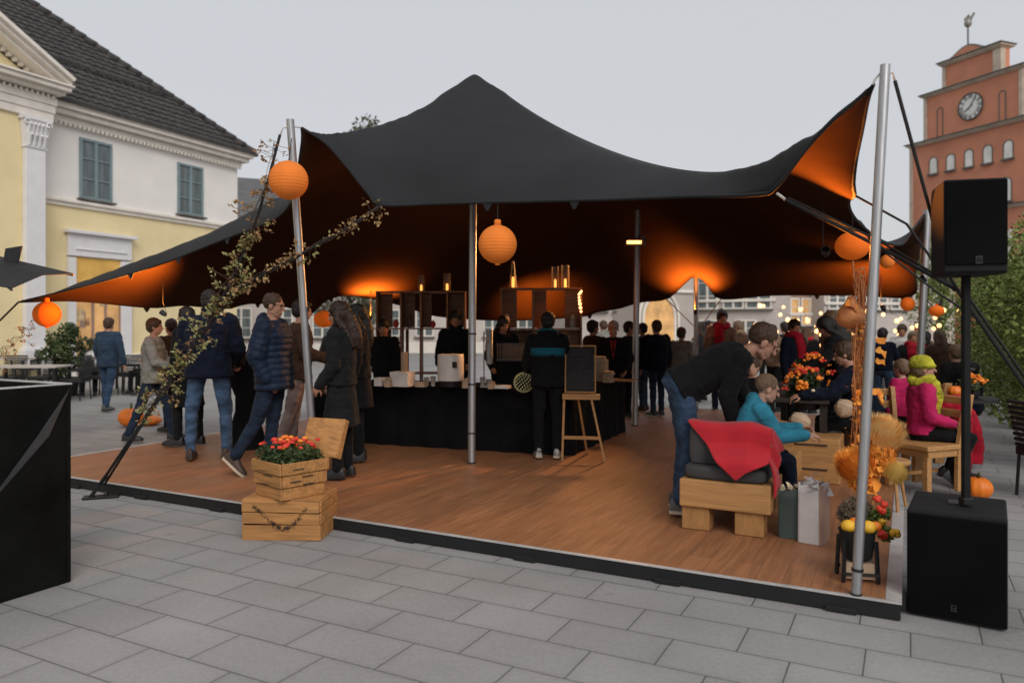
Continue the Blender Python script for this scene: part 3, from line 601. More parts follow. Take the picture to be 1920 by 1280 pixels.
# ---------------------------------------------------------------- houses at the back of the square
def house(name, label, u0, u1, Y0, Y1, h, wallm, roofm, wins, rh=1.6, dep=7, gm='curtain_glass', arch=None):
    p0 = Vector(((u0 - CU) / F * Y0, Y0, 0)); p1 = Vector(((u1 - CU) / F * Y1, Y1, 0)); d = p1 - p0; L = d.length; ang = math.degrees(math.atan2(d.y, d.x))
    t = thing(name, p0, ang, label, 'building')
    m = MB(); m.box((L / 2, dep / 2, h / 2), (L, dep, h)); m.build('wall', wallm, t)
    m = MB(); m.box((L / 2, -.1, h - .1), (L + .1, .3, .25)); m.build('cornice', 'trim_stone', t, bevel=.02); m = MB(); m.box((L / 2, -.05, h * .52), (L, .16, .14)); m.build('string_course', 'trim_stone', t, bevel=.02); m = MB(); m.box((L / 2, -.03, .3), (L, .12, .6)); m.build('plinth', 'trim_stone', t)
    m = MB(); o = .3; m.mesh([(-o, -o, h), (L + o, -o, h), (L + o, dep + o, h), (-o, dep + o, h), (o + 1, dep / 2, h + rh), (L - o - 1, dep / 2, h + rh)], [(0, 1, 5, 4), (1, 2, 5), (2, 3, 4, 5), (3, 0, 4), (3, 2, 1, 0)]); m.build('roof', roofm, t)
    for (fx, z0, w_, hh) in wins:
        x = fx * L; sash(t, x - w_ / 2, x + w_ / 2, z0, z0 + hh, -.02, 2, 3, 'trim_stone', gm)
    if arch:
        x = arch * L; m = MB()
        for r_ in (1.0, 1.25): m.tube([(x - r_, -.05, .1)] + [(x + math.cos(q) * r_, -.05, 1.9 + math.sin(q) * r_) for q in np.linspace(math.pi, 0, 17)] + [(x + r_, -.05, .1)], .07, 6)
        a = m.build('doorway', 'trim_stone', t)
        m = MB(); m.prism([(x - .95, -.02, .1)] + [(x + math.cos(q) * .95, -.02, 1.9 + math.sin(q) * .95) for q in np.linspace(math.pi, 0, 17)] + [(x + .95, -.02, .1)], (0, .03, 0)); m.build('door', 'warm_room', a)
    return t
W2 = lambda n, z=3.6, w_=1.0, h=1.5: [((i + .5) / n, z, w_, h) for i in range(n)]
house('grey_roofed_house', 'pale house with dark slate roof just right of the yellow building', 330, 640, 36, 39, 6.2, 'pale_wall', 'slate', W2(4) + W2(4, .9), rh=3.2)
house('brown_house', 'small warm brown shop front glimpsed beyond the walking people at left', 240, 335, 33, 34, 4.2, 'brown_wall', 'slate', [(.3, 1, 1, 1.4), (.75, 1, 1, 1.4)], rh=.6, gm='warm_room')
house('white_house', 'long white house seen behind the bar shelves', 640, 1085, 42, 41, 6.2, 'pale_wall', 'slate', W2(7) + W2(7, .9), rh=1.4)
house('white_house', 'narrow white house behind the bald man in the red shirt', 1085, 1196, 36, 35, 6.0, 'pale_wall', 'slate', [(.3, 2.2, 1.1, 1.3), (.75, 2.2, .8, 1.5), (.3, 4.2, 1, 1.2), (.75, 4.2, 1, 1.2)], rh=1)
house('arched_house', 'grey stone house with arched doorway right of the heater pole', 1196, 1300, 34, 36, 6.0, 'grey_wall', 'slate', [(.25, 4.2, .8, 1.2), (.75, 4.2, .8, 1.2)], rh=1, arch=.36)
house('white_house', 'white house with tall grid windows behind the bending man', 1300, 1455, 37, 35, 5.2, 'pale_wall', 'slate', [(.18, 2.3, 1.0, 1.9), (.5, 2.3, 1.0, 1.9), (.8, 2.3, 1.2, 1.9), (.2, .6, 1, 1.2), (.65, .6, 1, 1.2)], rh=.9)
house('brown_house', 'dull brown house front behind the party lights', 1455, 1545, 38, 38, 4.0, 'brown_wall', 'slate', [(.3, 1.5, .9, 1.4), (.7, 1.5, .9, 1.4)], rh=.5, gm='warm_room')
house('white_house', 'wide white house front right of the brown house behind the crowd', 1545, 1700, 37, 38, 5.0, 'pale_wall', 'slate', [(.15, 2.3, 1, 1.7), (.4, 2.3, 1, 1.7), (.65, 2.3, 1, 1.7), (.9, 2.3, 1, 1.7)], rh=.6)
house('pale_house', 'pale pinkish house front beside the red clock building', 1700, 1790, 38, 40, 4.6, 'pale_wall', 'slate', [(.3, 1.5, 1, 1.6), (.7, 1.5, 1, 1.6)], rh=.6)
# ---------------------------------------------------------------- foliage
mat('leaf_green', (.07, .11, .022), rough=.6, col2=(.21, .26, .06), scale=2.2, detail=3, spec=.3)
mat('leaf_dark', (.025, .045, .018), rough=.6, col2=(.07, .095, .03), scale=3, detail=3, spec=.3)
mat('bark', (.06, .04, .028), rough=.9, var=.3, scale=8, bump=.6, bscale=20)
mat('leaf_grey', (.07, .075, .045), rough=.7, col2=(.13, .13, .085), scale=1, spec=.2)
def leaves(mb, centres, n, size, spread=None, asp=.5):
    C_ = np.array([c[:3] for c in centres]); Rr = np.array([c[3] if len(c) > 3 else spread for c in centres]); wgt = Rr ** 2; idx = rng.choice(len(C_), n, p=wgt / wgt.sum())
    d = rng.normal(size=(n, 3)); d /= np.linalg.norm(d, axis=1)[:, None]; rad = Rr[idx] * rng.uniform(.35, 1.05, n) ** .6
    p = C_[idx] + d * rad[:, None]
    a = rng.normal(size=(n, 3)); a[:, 2] -= .3; a /= np.linalg.norm(a, axis=1)[:, None]; b = np.cross(a, d + rng.normal(size=(n, 3)) * .6); b /= np.linalg.norm(b, axis=1)[:, None] + 1e-9
    s = size * rng.uniform(.6, 1.3, n)[:, None]; q = np.stack([p - a * s * .5, p + b * s * asp * .5, p + a * s * .5, p - b * s * asp * .5], 1).reshape(-1, 3)
    k = len(mb.v); mb.v.extend([Vector(x) for x in q]); mb.f.extend([(k + 4 * i, k + 4 * i + 1, k + 4 * i + 2, k + 4 * i + 3) for i in range(n)]); mb.mi.extend([mb.cur] * n)
def tree(name, label, loc, h, cr, trunk_h, n, size, lm, cat='tree', nb=14, tr=.09, grp=None, flat=1.0):
    t = thing(name, loc, 0, label, cat, grp); m = MB(); cs = []
    m.tube([(0, 0, 0), (.03, .02, trunk_h * .5), (0, .04, trunk_h), (.02, 0, h * .8)], [tr, tr * .85, tr * .7, tr * .25], 8)
    for i in range(nb):
        a = rng.uniform(0, 6.28); zz = rng.uniform(trunk_h, h * .92); e = math.sin(math.pi * min(1, max(.12, (zz - trunk_h * .6) / (h - trunk_h * .6)))) ** .7
        rr = cr * rng.uniform(.35, .85) * e; c = (math.cos(a) * rr, math.sin(a) * rr * flat, zz, cr * rng.uniform(.22, .42)); cs.append(c)
        m.tube([(0, 0, max(trunk_h * .6, zz - rr * .9)), (c[0] * .5, c[1] * .5, zz - rr * .3), (c[0], c[1], zz)], [tr * .4, tr * .25, tr * .1], 5)
    m.build('trunk', 'bark', t, smooth=True)
    m = MB(); leaves(m, cs, n, size); m.build('crown', lm, t)
    return t
for i, (u, v, hh, cr, lab) in enumerate(((1925, 880, 2.6, .9, 'green leafy bush nearest the camera at the right picture edge'), (1893, 835, 3.0, 1.05, 'tall green leafy bush behind the loudspeaker pole'), (1868, 800, 2.75, 1.1, 'middle green leafy bush right of the paved path'), (1850, 775, 2.8, 1.2, 'green leafy bush past the far silver pole'), (1835, 752, 3.0, 1.3, 'farthest green leafy bush along the paved path'))):
    p = Gp(u, v); p = p + Vector((.50, -.1, 0))
    tree('leafy_bush', lab, p, hh, cr, .25, 9000, .075, 'leaf_green', 'bush', nb=46, tr=.04, grp='green bushes along the path')
tree('distant_tree', 'grey green tree whose top just shows above the tent ridge', W(684, 607, 34) * 1.0 - Vector((0, 0, CH)), 11.8, 1.7, 5, 2600, .22, 'leaf_grey', nb=26, tr=.2)
tree('distant_tree', 'leafy tree seen under the tent beyond the dark haired women', W(655, 607, 30) - Vector((0, 0, CH)), 4.6, 1.6, 1.4, 3500, .16, 'leaf_grey', nb=22, tr=.12)
tree('distant_tree', 'autumn toned tree beside the pale house under the far tent corner', W(1765, 607, 30) - Vector((0, 0, CH)), 5.2, 1.8, 1.4, 3500, .15, 'leaf_green', nb=22, tr=.12)
# ---------------------------------------------------------------- prop materials
mat('lantern_paper', (.70, .185, .03), rough=.8, var=.07, scale=4, emit=(1, .28, .04), es=.07, spec=.2)
mat('lantern_deep', (.75, .14, .012), rough=.8, var=.07, scale=4, emit=(1, .2, .02), es=.14, spec=.2)
mat('pumpkin', (.78, .19, .012), rough=.45, var=.12, scale=6, stretch=(1, 1, .3))
mat('stem_green', (.08, .09, .03), rough=.8, var=.3)
mat('vine_green', (.17, .17, .05), rough=.7, col2=(.40, .36, .15), scale=9)
mat('vine_dry', (.24, .12, .05), rough=.8, col2=(.42, .29, .13), scale=9)
mat('flower_red', (.60, .025, .015), rough=.6, col2=(.80, .075, .03), scale=12)
mat('flower_orange', (.75, .17, .015), rough=.6, col2=(.95, .32, .03), scale=12)
mat('gold_yellow', (.80, .45, .03), rough=.5, var=.1)
mat('cream', (.72, .62, .42), rough=.7, var=.1)
mat('petal_orange', (.85, .24, .02), rough=.7, col2=(.95, .42, .06), scale=14)
mat('petal_cream', (.90, .42, .08), rough=.7, col2=(.95, .70, .32), scale=14)
mat('petal_yellow', (.66, .42, .07), rough=.7, col2=(.84, .60, .18), scale=14)
mat('copper', (.40, .13, .04), rough=.45, col2=(.70, .27, .09), scale=14, metal=.3)
mat('wicker', (.16, .10, .06), rough=.9, var=.4, scale=30)
mat('steel_white', (.62, .58, .53), rough=.4, var=.04)
mat('paper_white', (.68, .64, .6), rough=.8, var=.06)
mat('paper_tan', (.42, .30, .2), rough=.8, var=.12)
mat('clear_cup', (.32, .29, .26), rough=.25, var=.2, scale=12)
mat('dark_wood', (.03, .022, .018), rough=.7, var=.2)
mat('black_wicker', (.012, .012, .013), rough=.6, var=.4, scale=60, bump=.7, bscale=90, bd=.004)
mat('red_blanket', (.46, .012, .022), rough=.92, var=.06, scale=5, bump=.25, bscale=9, bd=.02, sheen=.1)
mat('grey_cushion', (.045, .042, .043), rough=.92, var=.1, scale=6, bump=.3, bscale=8, bd=.02)
mat('bag_green', (.05, .075, .07), rough=.6, var=.12, scale=5, bump=.4, bscale=7, bd=.02)
mat('bag_white', (.60, .57, .56), rough=.6, var=.05, scale=4, bump=.35, bscale=6, bd=.02)
mat('bag_tan', (.36, .23, .17), rough=.6, var=.08, scale=4, bump=.35, bscale=6, bd=.02)
mat('chalk_board', (.012, .012, .012), rough=.8, var=.3, scale=4)
mat('chalk', (.16, .16, .155), rough=.9)
mat('flame', (1, .6, .2), emit=(1, .36, .07), es=3.2)
mat('bulb_warm', (1, .7, .4), emit=(1, .47, .16), es=3.2)
mat('heater_glow', (1, .5, .2), emit=(1, .38, .10), es=5)
mat('lens_glow', (1, .4, .1), emit=(1, .35, .08), es=1.2)
mat('heater_body', (.20, .15, .12), rough=.4, metal=.3)
mat('glass_frost', (.20, .15, .11), rough=.3, var=.2, alpha=.4)
mat('succulent', (.5, .5, .2), rough=.6, col2=(.8, .78, .5), scale=30)
mat('wrap_black', (.0045, .0048, .0043), rough=.5, var=.4, scale=2.5, bump=.5, bscale=5, bd=.03, spec=.12)
mat('crease_grey', (.06, .065, .072), rough=.45, var=.3, scale=2, spec=.5)
mat('rim_pale', (.48, .48, .48), rough=.4)
mat('badge', (.05, .05, .052), rough=.3, metal=.5)
# ---------------------------------------------------------------- lanterns
def lantern(c, r, label, m_='lantern_paper', top=None, squash=1.0, neck=True, tilt=0):
    c = Vector(c); t = thing('paper_lantern', c, 0, label, 'lantern', 'orange paper lanterns')
    m = MB(); prof = []; N = 72
    for i in range(N + 1):
        q = math.pi * (i + .01) / (N + .02); rr = r * math.sin(q) * (1 - .013 * (i % 4 == 0)); prof.append((max(rr, r * .12), -r * squash * math.cos(q)))
    m.lathe(prof, 36, cap=True); m.build('shade', m_, t, smooth=True, angle=20)
    if neck:
        m = MB(); m.lathe([(r * .2, r * squash * .95), (r * .17, r * squash * 1.12), (r * .19, r * squash * 1.2), (r * .14, r * squash * 1.28)], 16); m.build('collar', m_, t, smooth=True)
        m = MB(); m.lathe([(r * .13, -r * squash * 1.08), (r * .15, -r * squash * .96)], 14); m.build('bottom_ring', m_, t)
    if top is not None: m = MB(); m.tube([(0, 0, r * squash), Vector(top) - c], .004, 5); m.build('cord', 'rope', t)
    return t
lantern(W(541, 338, 6.75), .172, 'orange paper lantern tied to the top of the leaning silver pole', top=W(547, 260, 6.95), neck=False)
lantern(W(933, 458, 6.38), .162, 'ribbed orange paper lantern hanging from the tent front edge beside the bar pole', top=W(933, 384, 6.4))
lantern(W(1598, 461, 5.9), .128, 'orange lantern hanging beside the top of the tall right pole', 'lantern_deep', top=W(1599, 400, 5.9), squash=.86, neck=False)
lantern(W(88, 589, 10.0), .168, 'deep orange lantern hanging at the far left tent tip', 'lantern_deep', top=W(86, 563, 10.0))
lantern(W(607, 598, 10.8), .142, 'orange lantern glimpsed between the leaning pole and the long haired woman', 'lantern_deep', top=W(607, 560, 10.8), squash=.85, neck=False)
lantern(W(1664, 490, 8.2), .075, 'small dull orange lantern just right of the tall right pole', 'lantern_paper', top=W(1664, 462, 8.2), neck=False)
lantern(W(1702, 570, 9.8), .088, 'small orange lantern left of the far silver pole', 'lantern_deep', top=W(1702, 550, 9.8), neck=False)
lantern(W(1756, 583, 10.4), .096, 'small pointed orange lantern right of the far silver pole', 'lantern_deep', top=W(1756, 560, 10.4), squash=.8)
# ---------------------------------------------------------------- vines along the ropes
def garland(path, a, b, n, label, spread=.05, dry=.45):
    path = [Vector(p) for p in path]; t = thing('leaf_garland', path[0], 0, label, 'garland', 'leaf garlands on the guy ropes')
    seg = [(path[i + 1] - path[i]).length for i in range(len(path) - 1)]; L = sum(seg)
    def at(s):
        s *= L
        for i, q in enumerate(seg):
            if s <= q: return path[i].lerp(path[i + 1], s / q), unit(path[i + 1] - path[i])
            s -= q
        return path[-1], unit(path[-1] - path[-2])
    st = MB(); mg = MB(); md = MB()
    for k in range(3):
        pts = []; ph = rng.uniform(0, 6)
        for s in np.linspace(a, b, 50):
            p, d = at(s); x, y = perp(d); pts.append(p + x * math.cos(ph + s * 40 + k) * spread * .45 + y * math.sin(ph + s * 33) * spread * .45)
        st.tube(pts, .0028, 4)
    for _ in range(n):
        s = rng.uniform(a, b); p, d = at(s); x, y = perp(d); q = rng.uniform(0, 6.28); o = x * math.cos(q) + y * math.sin(q)
        ln = rng.uniform(.4, 1.6) * spread * (1.0 + .7 * math.sin(s * 37)) ; tip = p + o * ln + d * rng.uniform(-.03, .03); st.tube([p, tip], .0022, 3, cap=False)
        tgt = md if rng.random() < dry else mg
        for _k in range(rng.integers(3, 7)):
            c = tip + Vector(rng.normal(0, .013, 3)); ax = unit(o + Vector(rng.normal(0, .8, 3))); bx = unit(ax.cross(Vector(rng.normal(0, 1, 3)))); sz = rng.uniform(.018, .04)
            nn = ax.cross(bx) * sz * .25
            tgt.mesh([c, c + ax * sz * .5 + bx * sz * .42 + nn, c + ax * sz * 1.25, c + ax * sz * .5 - bx * sz * .42 + nn], [(0, 1, 2, 3)])
    st.build('stem', 'bark', t, world=True); mg.build('green_leaves', 'vine_green', t, world=True); md.build('dry_leaves', 'vine_dry', t, world=True)
    return t
VINE_ = [p + Vector((0, -.03, 0)) for p in VINE]
garland(VINE_, .02, .26, 60, 'thin brown dried vine on the rope left of the top orange lantern', .08, .95)
garland(VINE_, .26, .80, 215, 'long leafy garland wound around the black guy rope at the left', .08, .25)
garland(VINE2, .0, .52, 85, 'sparse dry leaf garland on the rope towards the tent front edge', .05, .9)
garland([W(70, 600, 9.9), W(35, 630, 9.7), W(-30, 690, 9.5)], .0, 1, 30, 'thin dried twig garland hanging left of the far left lantern', .08, .9)
# ---------------------------------------------------------------- black planter box at left
pb = thing('planter_box', Gp(134, 1090), RZ, 'tall square black wrapped planter box in the left foreground', 'planter box')
S_, H_ = 1.25, 1.225
m = MB()
for c, s in (((-S_ / 2, -.015, H_ / 2), (S_, .03, H_)), ((-S_ / 2, -S_ + .015, H_ / 2), (S_, .03, H_)), ((-.015, -S_ / 2, H_ / 2), (.03, S_ - .06, H_)), ((-S_ + .015, -S_ / 2, H_ / 2), (.03, S_ - .06, H_)), ((-S_ / 2, -S_ / 2, H_ - .35), (S_ - .06, S_ - .06, .02))): m.box(c, s)
m.build('wrap', 'wrap_black', pb, bevel=.008)
m = MB()
for c, s in (((-S_ / 2, -.015, H_ + .004), (S_ + .008, .034, .008)), ((-S_ / 2, -S_ + .015, H_ + .004), (S_ + .008, .034, .008)), ((-.015, -S_ / 2, H_ + .004), (.034, S_ - .07, .008)), ((-S_ + .015, -S_ / 2, H_ + .004), (.034, S_ - .07, .008))): m.box(c, s)
m.build('rim', 'rim_pale', pb)
m = MB(); m.mesh([(.004, -.01, H_ - .02), (.004, -.20, H_ - .28), (.03, -.16, H_ - .22), (.004, -.55, H_ - .72), (.006, -.14, H_ - .30)], [(0, 1, 2), (0, 2, 4), (1, 3, 2), (4, 2, 3)]); m.build('fold_crease', 'crease_grey', pb)
# ---------------------------------------------------------------- loudspeakers right
sp = thing('subwoofer', Vector((2.27, 4.36, 0)) * 1.0, 0, 'large black floor loudspeaker box carrying a pole at the deck corner', 'loudspeaker')
fl = W(1700, 1152, 4.17); frr = W(1890, 1187, 3.92); ang = math.degrees(math.atan2(frr.y - fl.y, frr.x - fl.x)); wd_ = (Vector((fl.x, fl.y, 0)) - Vector((frr.x, frr.y, 0))).length
sp.location = (fl.x, fl.y, 0); sp.rotation_euler = (0, 0, R(ang)); XF[sp.name] = T(fl.x, fl.y, 0) @ rotz(ang)
hs = .575; ds = .55
m = MB(); m.box((wd_ / 2, ds / 2, hs / 2 + .01), (wd_, ds, hs)); m.build('cabinet', 'cabinet', sp, bevel=.012)
m = MB(); m.box((wd_ / 2, -.006, hs / 2 + .008), (wd_ - .008, .014, hs - .036)); m.build('grille', 'grill', sp, bevel=.006)
m = MB(); m.box((wd_ / 2, ds * .52, hs + .014), (.1, .1, .012)); m.build('pole_socket', 'black_metal', sp, bevel=.003)
m = MB(); bx, bz = wd_ * .48, .085
m.box((bx, -.0155, bz), (.026, .004, .034)); bdg = m.build('badge', 'badge', sp)
m = MB(); m.box((bx, -.0185, bz + .008), (.014, .002, .010)); m.box((bx, -.0185, bz - .007), (.014, .002, .006)); m.build('badge_mark', 'grill', bdg)
for sx in (.06, wd_ - .06):
    m = MB(); m.lathe([(.02, 0), (.022, .012)], 12, c=(sx, .07, -.001)); m.build('foot', 'black_rubber', sp)
pp = W(1811, 944, 4.22)
sk = thing('speaker_pole', (pp.x, 4.22, hs + .02), 0, 'square black pole between the two loudspeakers', 'pole')
ztop = W(1812, 517, 4.22).z
m = MB(); m.box((0, 0, (ztop - hs - .02) / 2), (.037, .037, ztop - hs - .02)); m.build('shaft', 'cabinet', sk, bevel=.004)
m = MB(); m.box((0, 0, .02), (.055, .055, .04)); m.build('collar', 'black_metal', sk, bevel=.004)
m = MB(); m.tube([(.0, .02, .75), (.05, .0, .75)], .009, 8); m.build('locking_knob', 'black_metal', sk)
tl, tr_ = W(1771, 330, 4.28), W(1875, 322, 4.0)
ls = thing('loudspeaker', (pp.x, 4.22, ztop), -14, 'black loudspeaker cabinet on the square pole in front of the red clock building', 'loudspeaker')
hh = W(1812, 330, 4.0).z - ztop; hw = .155
m = MB(); poly = [(-hw, -.16, 0), (hw, -.16, 0), (hw * .8, .2, 0), (-hw * .8, .2, 0)]
m.prism(poly, (0, 0, hh)); m.build('cabinet', 'cabinet', ls, bevel=.012)
m = MB(); m.box((0, -.165, hh / 2 + .02), (2 * hw - .012, .014, hh - .06)); m.build('grille', 'grill', ls, bevel=.006)
m = MB(); m.box((0, -.168, .018), (2 * hw - .01, .008, .004)); m.build('trim_line', 'cabinet', ls)
m = MB(); m.box((.01, -.1745, .075), (.032, .004, .04)); bdg = m.build('badge', 'badge', ls)
m = MB()
for k in range(4): m.box((.01 - .0105 + k * .007, -.1775, .075), (.003, .002, .03))
m.build('badge_mark', 'grill', bdg)
# ---------------------------------------------------------------- flower crates
def leafball(mb, c, n, r, size):
    leaves(mb, [(c[0], c[1], c[2], r)], n, size)
lc = thing('wooden_crate', Gp(534, 1009) + Vector((0, .16, 0)), -4, 'rough wooden crate on the paving with a dark twig garland on its front', 'crate')
m = MB(); wL, dL_, hL = .585, .42, .29
m.box((0, 0, .035), (wL - .03, dL_ - .03, .02))
for k, (z0, z1, o) in enumerate(((.0, .112, .004), (.118, .20, 0), (.206, .29, -.004))):
    zc_ = (z0 + z1) / 2
    m.box((o, -dL_ / 2, zc_), (wL + .01 * (k == 0), .018, z1 - z0), Matrix.Rotation(R((-.8, .6, .3)[k]), 3, 'Y')); m.box((-o, dL_ / 2, zc_), (wL, .018, z1 - z0))
    m.box((wL / 2, 0, zc_), (.018, dL_ - .02, z1 - z0)); m.box((-wL / 2, 0, zc_), (.018, dL_ - .02, z1 - z0))
m.box((0, 0, .296), (wL - .0, dL_ + .01, .014)); m.build('planks', 'crate_wood', lc, bevel=.005)
m = MB()
for i in range(230):
    q = rng.uniform(0, 1); x = -.20 + .40 * q; z = .245 - .16 * math.sin(math.pi * q ** 1.25) + rng.normal(0, .008); a = rng.uniform(0, 3.14); l_ = rng.uniform(.008, .02)
    m.bar((x, -dL_ / 2 - .014, z), (x + math.cos(a) * l_, -dL_ / 2 - .02, z + math.sin(a) * l_), .002, .002)
m.build('twig_garland', 'dark_wood', lc)
uc = thing('flower_crate', (lc.location.x + .0, lc.location.y - .02, .304), -42, 'open wooden crate full of red flowers standing on the lower crate', 'crate')
wU, dU, hU = .36, .36, .275
m = MB()
for k in range(3):
    z0, z1 = k * .093, k * .093 + .086; zc_ = (z0 + z1) / 2; e = .012 * k
    m.box((0, -dU / 2 - e, zc_), (wU + 2 * e, .016, z1 - z0)); m.box((0, dU / 2 + e, zc_), (wU + 2 * e, .016, z1 - z0)); m.box((wU / 2 + e, 0, zc_), (.016, dU + 2 * e - .018, z1 - z0)); m.box((-wU / 2 - e, 0, zc_), (.016, dU + 2 * e - .018, z1 - z0))
m.box((0, 0, .02), (wU - .02, dU - .02, .015)); 
for sx in (-1, 1):
    for sy in (-1, 1): m.box((sx * (wU / 2 - .015), sy * (dU / 2 - .015), hU / 2), (.022, .022, hU))
m.build('planks', 'crate_wood', uc, bevel=.005)
m = MB()
for (x, y, z, rz_) in ((-.05, -dU / 2 - .034, .2, 0), (.02, -dU / 2 - .026, .17, 0), (-.03, -dU / 2 - .022, .1, 0)): m.box((x, y + .004, z), (.12, .004, .007))
for (y, z) in ((-.06, .22), (.02, .16), (.03, .1), (-.08, .13)): m.box((wU / 2 + .032 - .1 * (.2 - z) , y, z), (.006, .09, .007))
m.build('plank_gaps', 'dark_wood', uc)
ld = MB(); Ml = T(.10, .18, .27) @ Matrix.Rotation(R(20), 4, 'Z') @ Matrix.Rotation(R(68), 4, 'X'); ld.M = Ml
ld.box((0, .15, 0), (.33, .30, .014)); ld.box((-.165, .15, -.03), (.014, .30, .06)); ld.box((.165, .15, -.03), (.014, .30, .06)); ld.box((0, .30, -.03), (.34, .014, .06)); ld.build('lid', 'crate_wood', uc, bevel=.004)
m = MB(); leaves(m, [(x, y, .27 + .05 * rng.random(), .075) for x in (-.13, -.04, .05, .13) for y in (-.13, -.04, .05, .13)], 2600, .035); m.build('foliage', 'leaf_dark', uc)
mb1, mb2 = MB(), MB()
for i in range(44):
    x, y = rng.uniform(-.18, .16), rng.uniform(-.18, .16); z = .355 + .06 * rng.random() - (.06 if i == 0 else 0); r = rng.uniform(.018, .031); (mb1 if rng.random() < .75 else mb2).mesh(*[[], []]) if False else None
    tgt = mb1 if rng.random() < .75 else mb2
    for k in range(9):
        a = k * 2.4; c = Vector((x + math.cos(a) * r * .5, y + math.sin(a) * r * .5, z)); n_ = Vector((math.cos(a), math.sin(a), rng.uniform(.2, 1.2))).normalized(); tgt.ball(c, (r * .55, r * .55, r * .22), 7, 4, n_.to_track_quat('Z', 'Y').to_matrix())
mb1.build('red_blossoms', 'flower_red', uc, smooth=True); mb2.build('orange_blossoms', 'flower_orange', uc, smooth=True)
# ---------------------------------------------------------------- pumpkins
def pumpkin(c, r, label, sq=.75):
    t = thing('pumpkin', c, rng.uniform(0, 360), label, 'pumpkin', 'orange pumpkins'); m = MB(); rs = []
    for i in range(13):
        q = math.pi * (i + .12 * (i == 0) - .12 * (i == 12)) / 12
        rs.append([(r * math.sin(q) * (1 + .07 * abs(math.cos(5 * a)) - .05) * math.cos(a), r * math.sin(q) * (1 + .07 * abs(math.cos(5 * a)) - .05) * math.sin(a), r * sq - r * sq * math.cos(q) * (1 - .12 * (math.sin(q) < .3))) for a in np.linspace(0, 2 * math.pi, 40, endpoint=False)])
    m.rings(rs); m.build('flesh', 'pumpkin', t, smooth=True); m = MB(); m.tube([(0, 0, 2 * r * sq * .9), (.01, 0, 2 * r * sq + r * .12), (r * .2, 0, 2 * r * sq + r * .28)], [r * .12, r * .08, r * .1], 7); m.build('stalk', 'stem_green', t, smooth=True); return t
pumpkin(Gp(246, 800), .19, 'round orange pumpkin on the paving, left one of the pair beyond the deck', .8)
pumpkin(Gp(283, 797), .16, 'flat orange pumpkin on the paving, right one of the pair beyond the deck', .5)
pumpkin(Gp(1834, 936), .118, 'orange pumpkin on the ground just behind the floor loudspeaker', .9)
# ---------------------------------------------------------------- bar tables
def bar_table(loc, rz, L, D_, H, label):
    t = thing('bar_table', loc, rz, label, 'table', 'black draped bar tables'); m = MB()
    m.box((0, 0, H - .012), (L, D_, .024)); m.build('tabletop', 'dark_wood', t)
    m = MB(); per = []; nseg = 40
    for (x0, y0, x1, y1) in ((-L / 2, -D_ / 2, L / 2, -D_ / 2), (L / 2, -D_ / 2, L / 2, D_ / 2), (L / 2, D_ / 2, -L / 2, D_ / 2), (-L / 2, D_ / 2, -L / 2, -D_ / 2)):
        n_ = max(8, int(math.hypot(x1 - x0, y1 - y0) / .035))
        for i in range(n_): per.append((x0 + (x1 - x0) * i / n_, y0 + (y1 - y0) * i / n_))
    rs = []
    for k in range(7):
        f = k / 6; z = (H + .006) * (1 - f) + .004 * f; row = []
        for i, (x, y) in enumerate(per):
            s = 1 + .006 + f * (.012 + .014 * math.sin(i * .9) + .012 * math.sin(i * .37 + 1)); row.append((x * (1 + (s - 1) * .6 / L * 1.2) + math.copysign(.006 + .02 * f * (1 + math.sin(i * .9)), x), y * (1 + (s - 1) * .4) + math.copysign(.006 + .02 * f * (1 + math.sin(i * .7)), y), z))
        rs.append(row)
    m.rings(rs, cap=False); c_ = len(m.v); m.f.append(list(range(len(per) - 1, -1, -1))[::-1]); m.mi.append(0); o = m.build('table_cover', 'black_cloth', t, smooth=True, angle=50)
    for sx in (-1, 1):
        for sy in (-1, 1): q = MB(); q.tube([(sx * (L / 2 - .08), sy * (D_ / 2 - .08), 0), (sx * (L / 2 - .08), sy * (D_ / 2 - .08), H - .03)], .016, 8); q.build('leg', 'black_metal', t)
    return t
A1 = -20; u1_ = Vector((math.cos(R(A1)), math.sin(R(A1)), 0)); v1_ = Vector((-u1_.y, u1_.x, 0)); cor = Vector((.56, 8.66, DZ))
bar_table(cor - u1_ * 1.65 + v1_ * .35, A1, 3.3, .7, .74, 'long front bar table under a floor length black cloth')
e2 = Vector((.42, .907, 0)); A2 = math.degrees(math.atan2(e2.y, e2.x))
bar_table(cor + Vector((.0, 0, 0)) + e2 * 1.12 + Vector((-e2.y, e2.x, 0)) * .33 + u1_ * .10, A2, 2.15, .66, .74, 'black draped return table running back from the easel')
TZ = DZ + .752
def onbar(u, v=None, y=8.95): return Vector(((u - CU) / F * y, y, TZ))
# white machine
t = thing('white_machine', onbar(845, y=9.05), A1, 'white rounded machine standing on a dark foot on the bar', 'machine')
m = MB(); m.lathe([(.0, .07), (.15, .07), (.157, .075), (.157, .375), (.15, .385), (0.0, .387)], 32); mm_ = m.build('drum', 'steel_white', t, smooth=True, angle=40)
m = MB(); m.box((.11, -.125, .27), (.045, .05, .07)); m.build('latch', 'black_metal', t, bevel=.006)
m = MB(); m.lathe([(.12, 0), (.13, .07)], 20); m.build('foot', 'black_metal', t)
def simple(name, cat, label, loc, rz, parts, grp=None):
    t = thing(name, loc, rz, label, cat, grp)
    for pn, mb_, mm in parts: mb_.build(pn, mm, t, smooth=pn in ('body', 'glass', 'cups', 'ball'), angle=40)
    return t
m = MB()
for k in range(14): m.box((rng.normal(0, .003), rng.normal(0, .003), .006 + k * .0125), (.24, .2, .0105), Matrix.Rotation(R(rng.normal(0, 1.5)), 3, 'Z'))
simple('napkin_stack', 'napkins', 'tall stack of white paper sheets on the bar', onbar(755, y=9.1), A1, [('sheets', m, 'paper_white')])
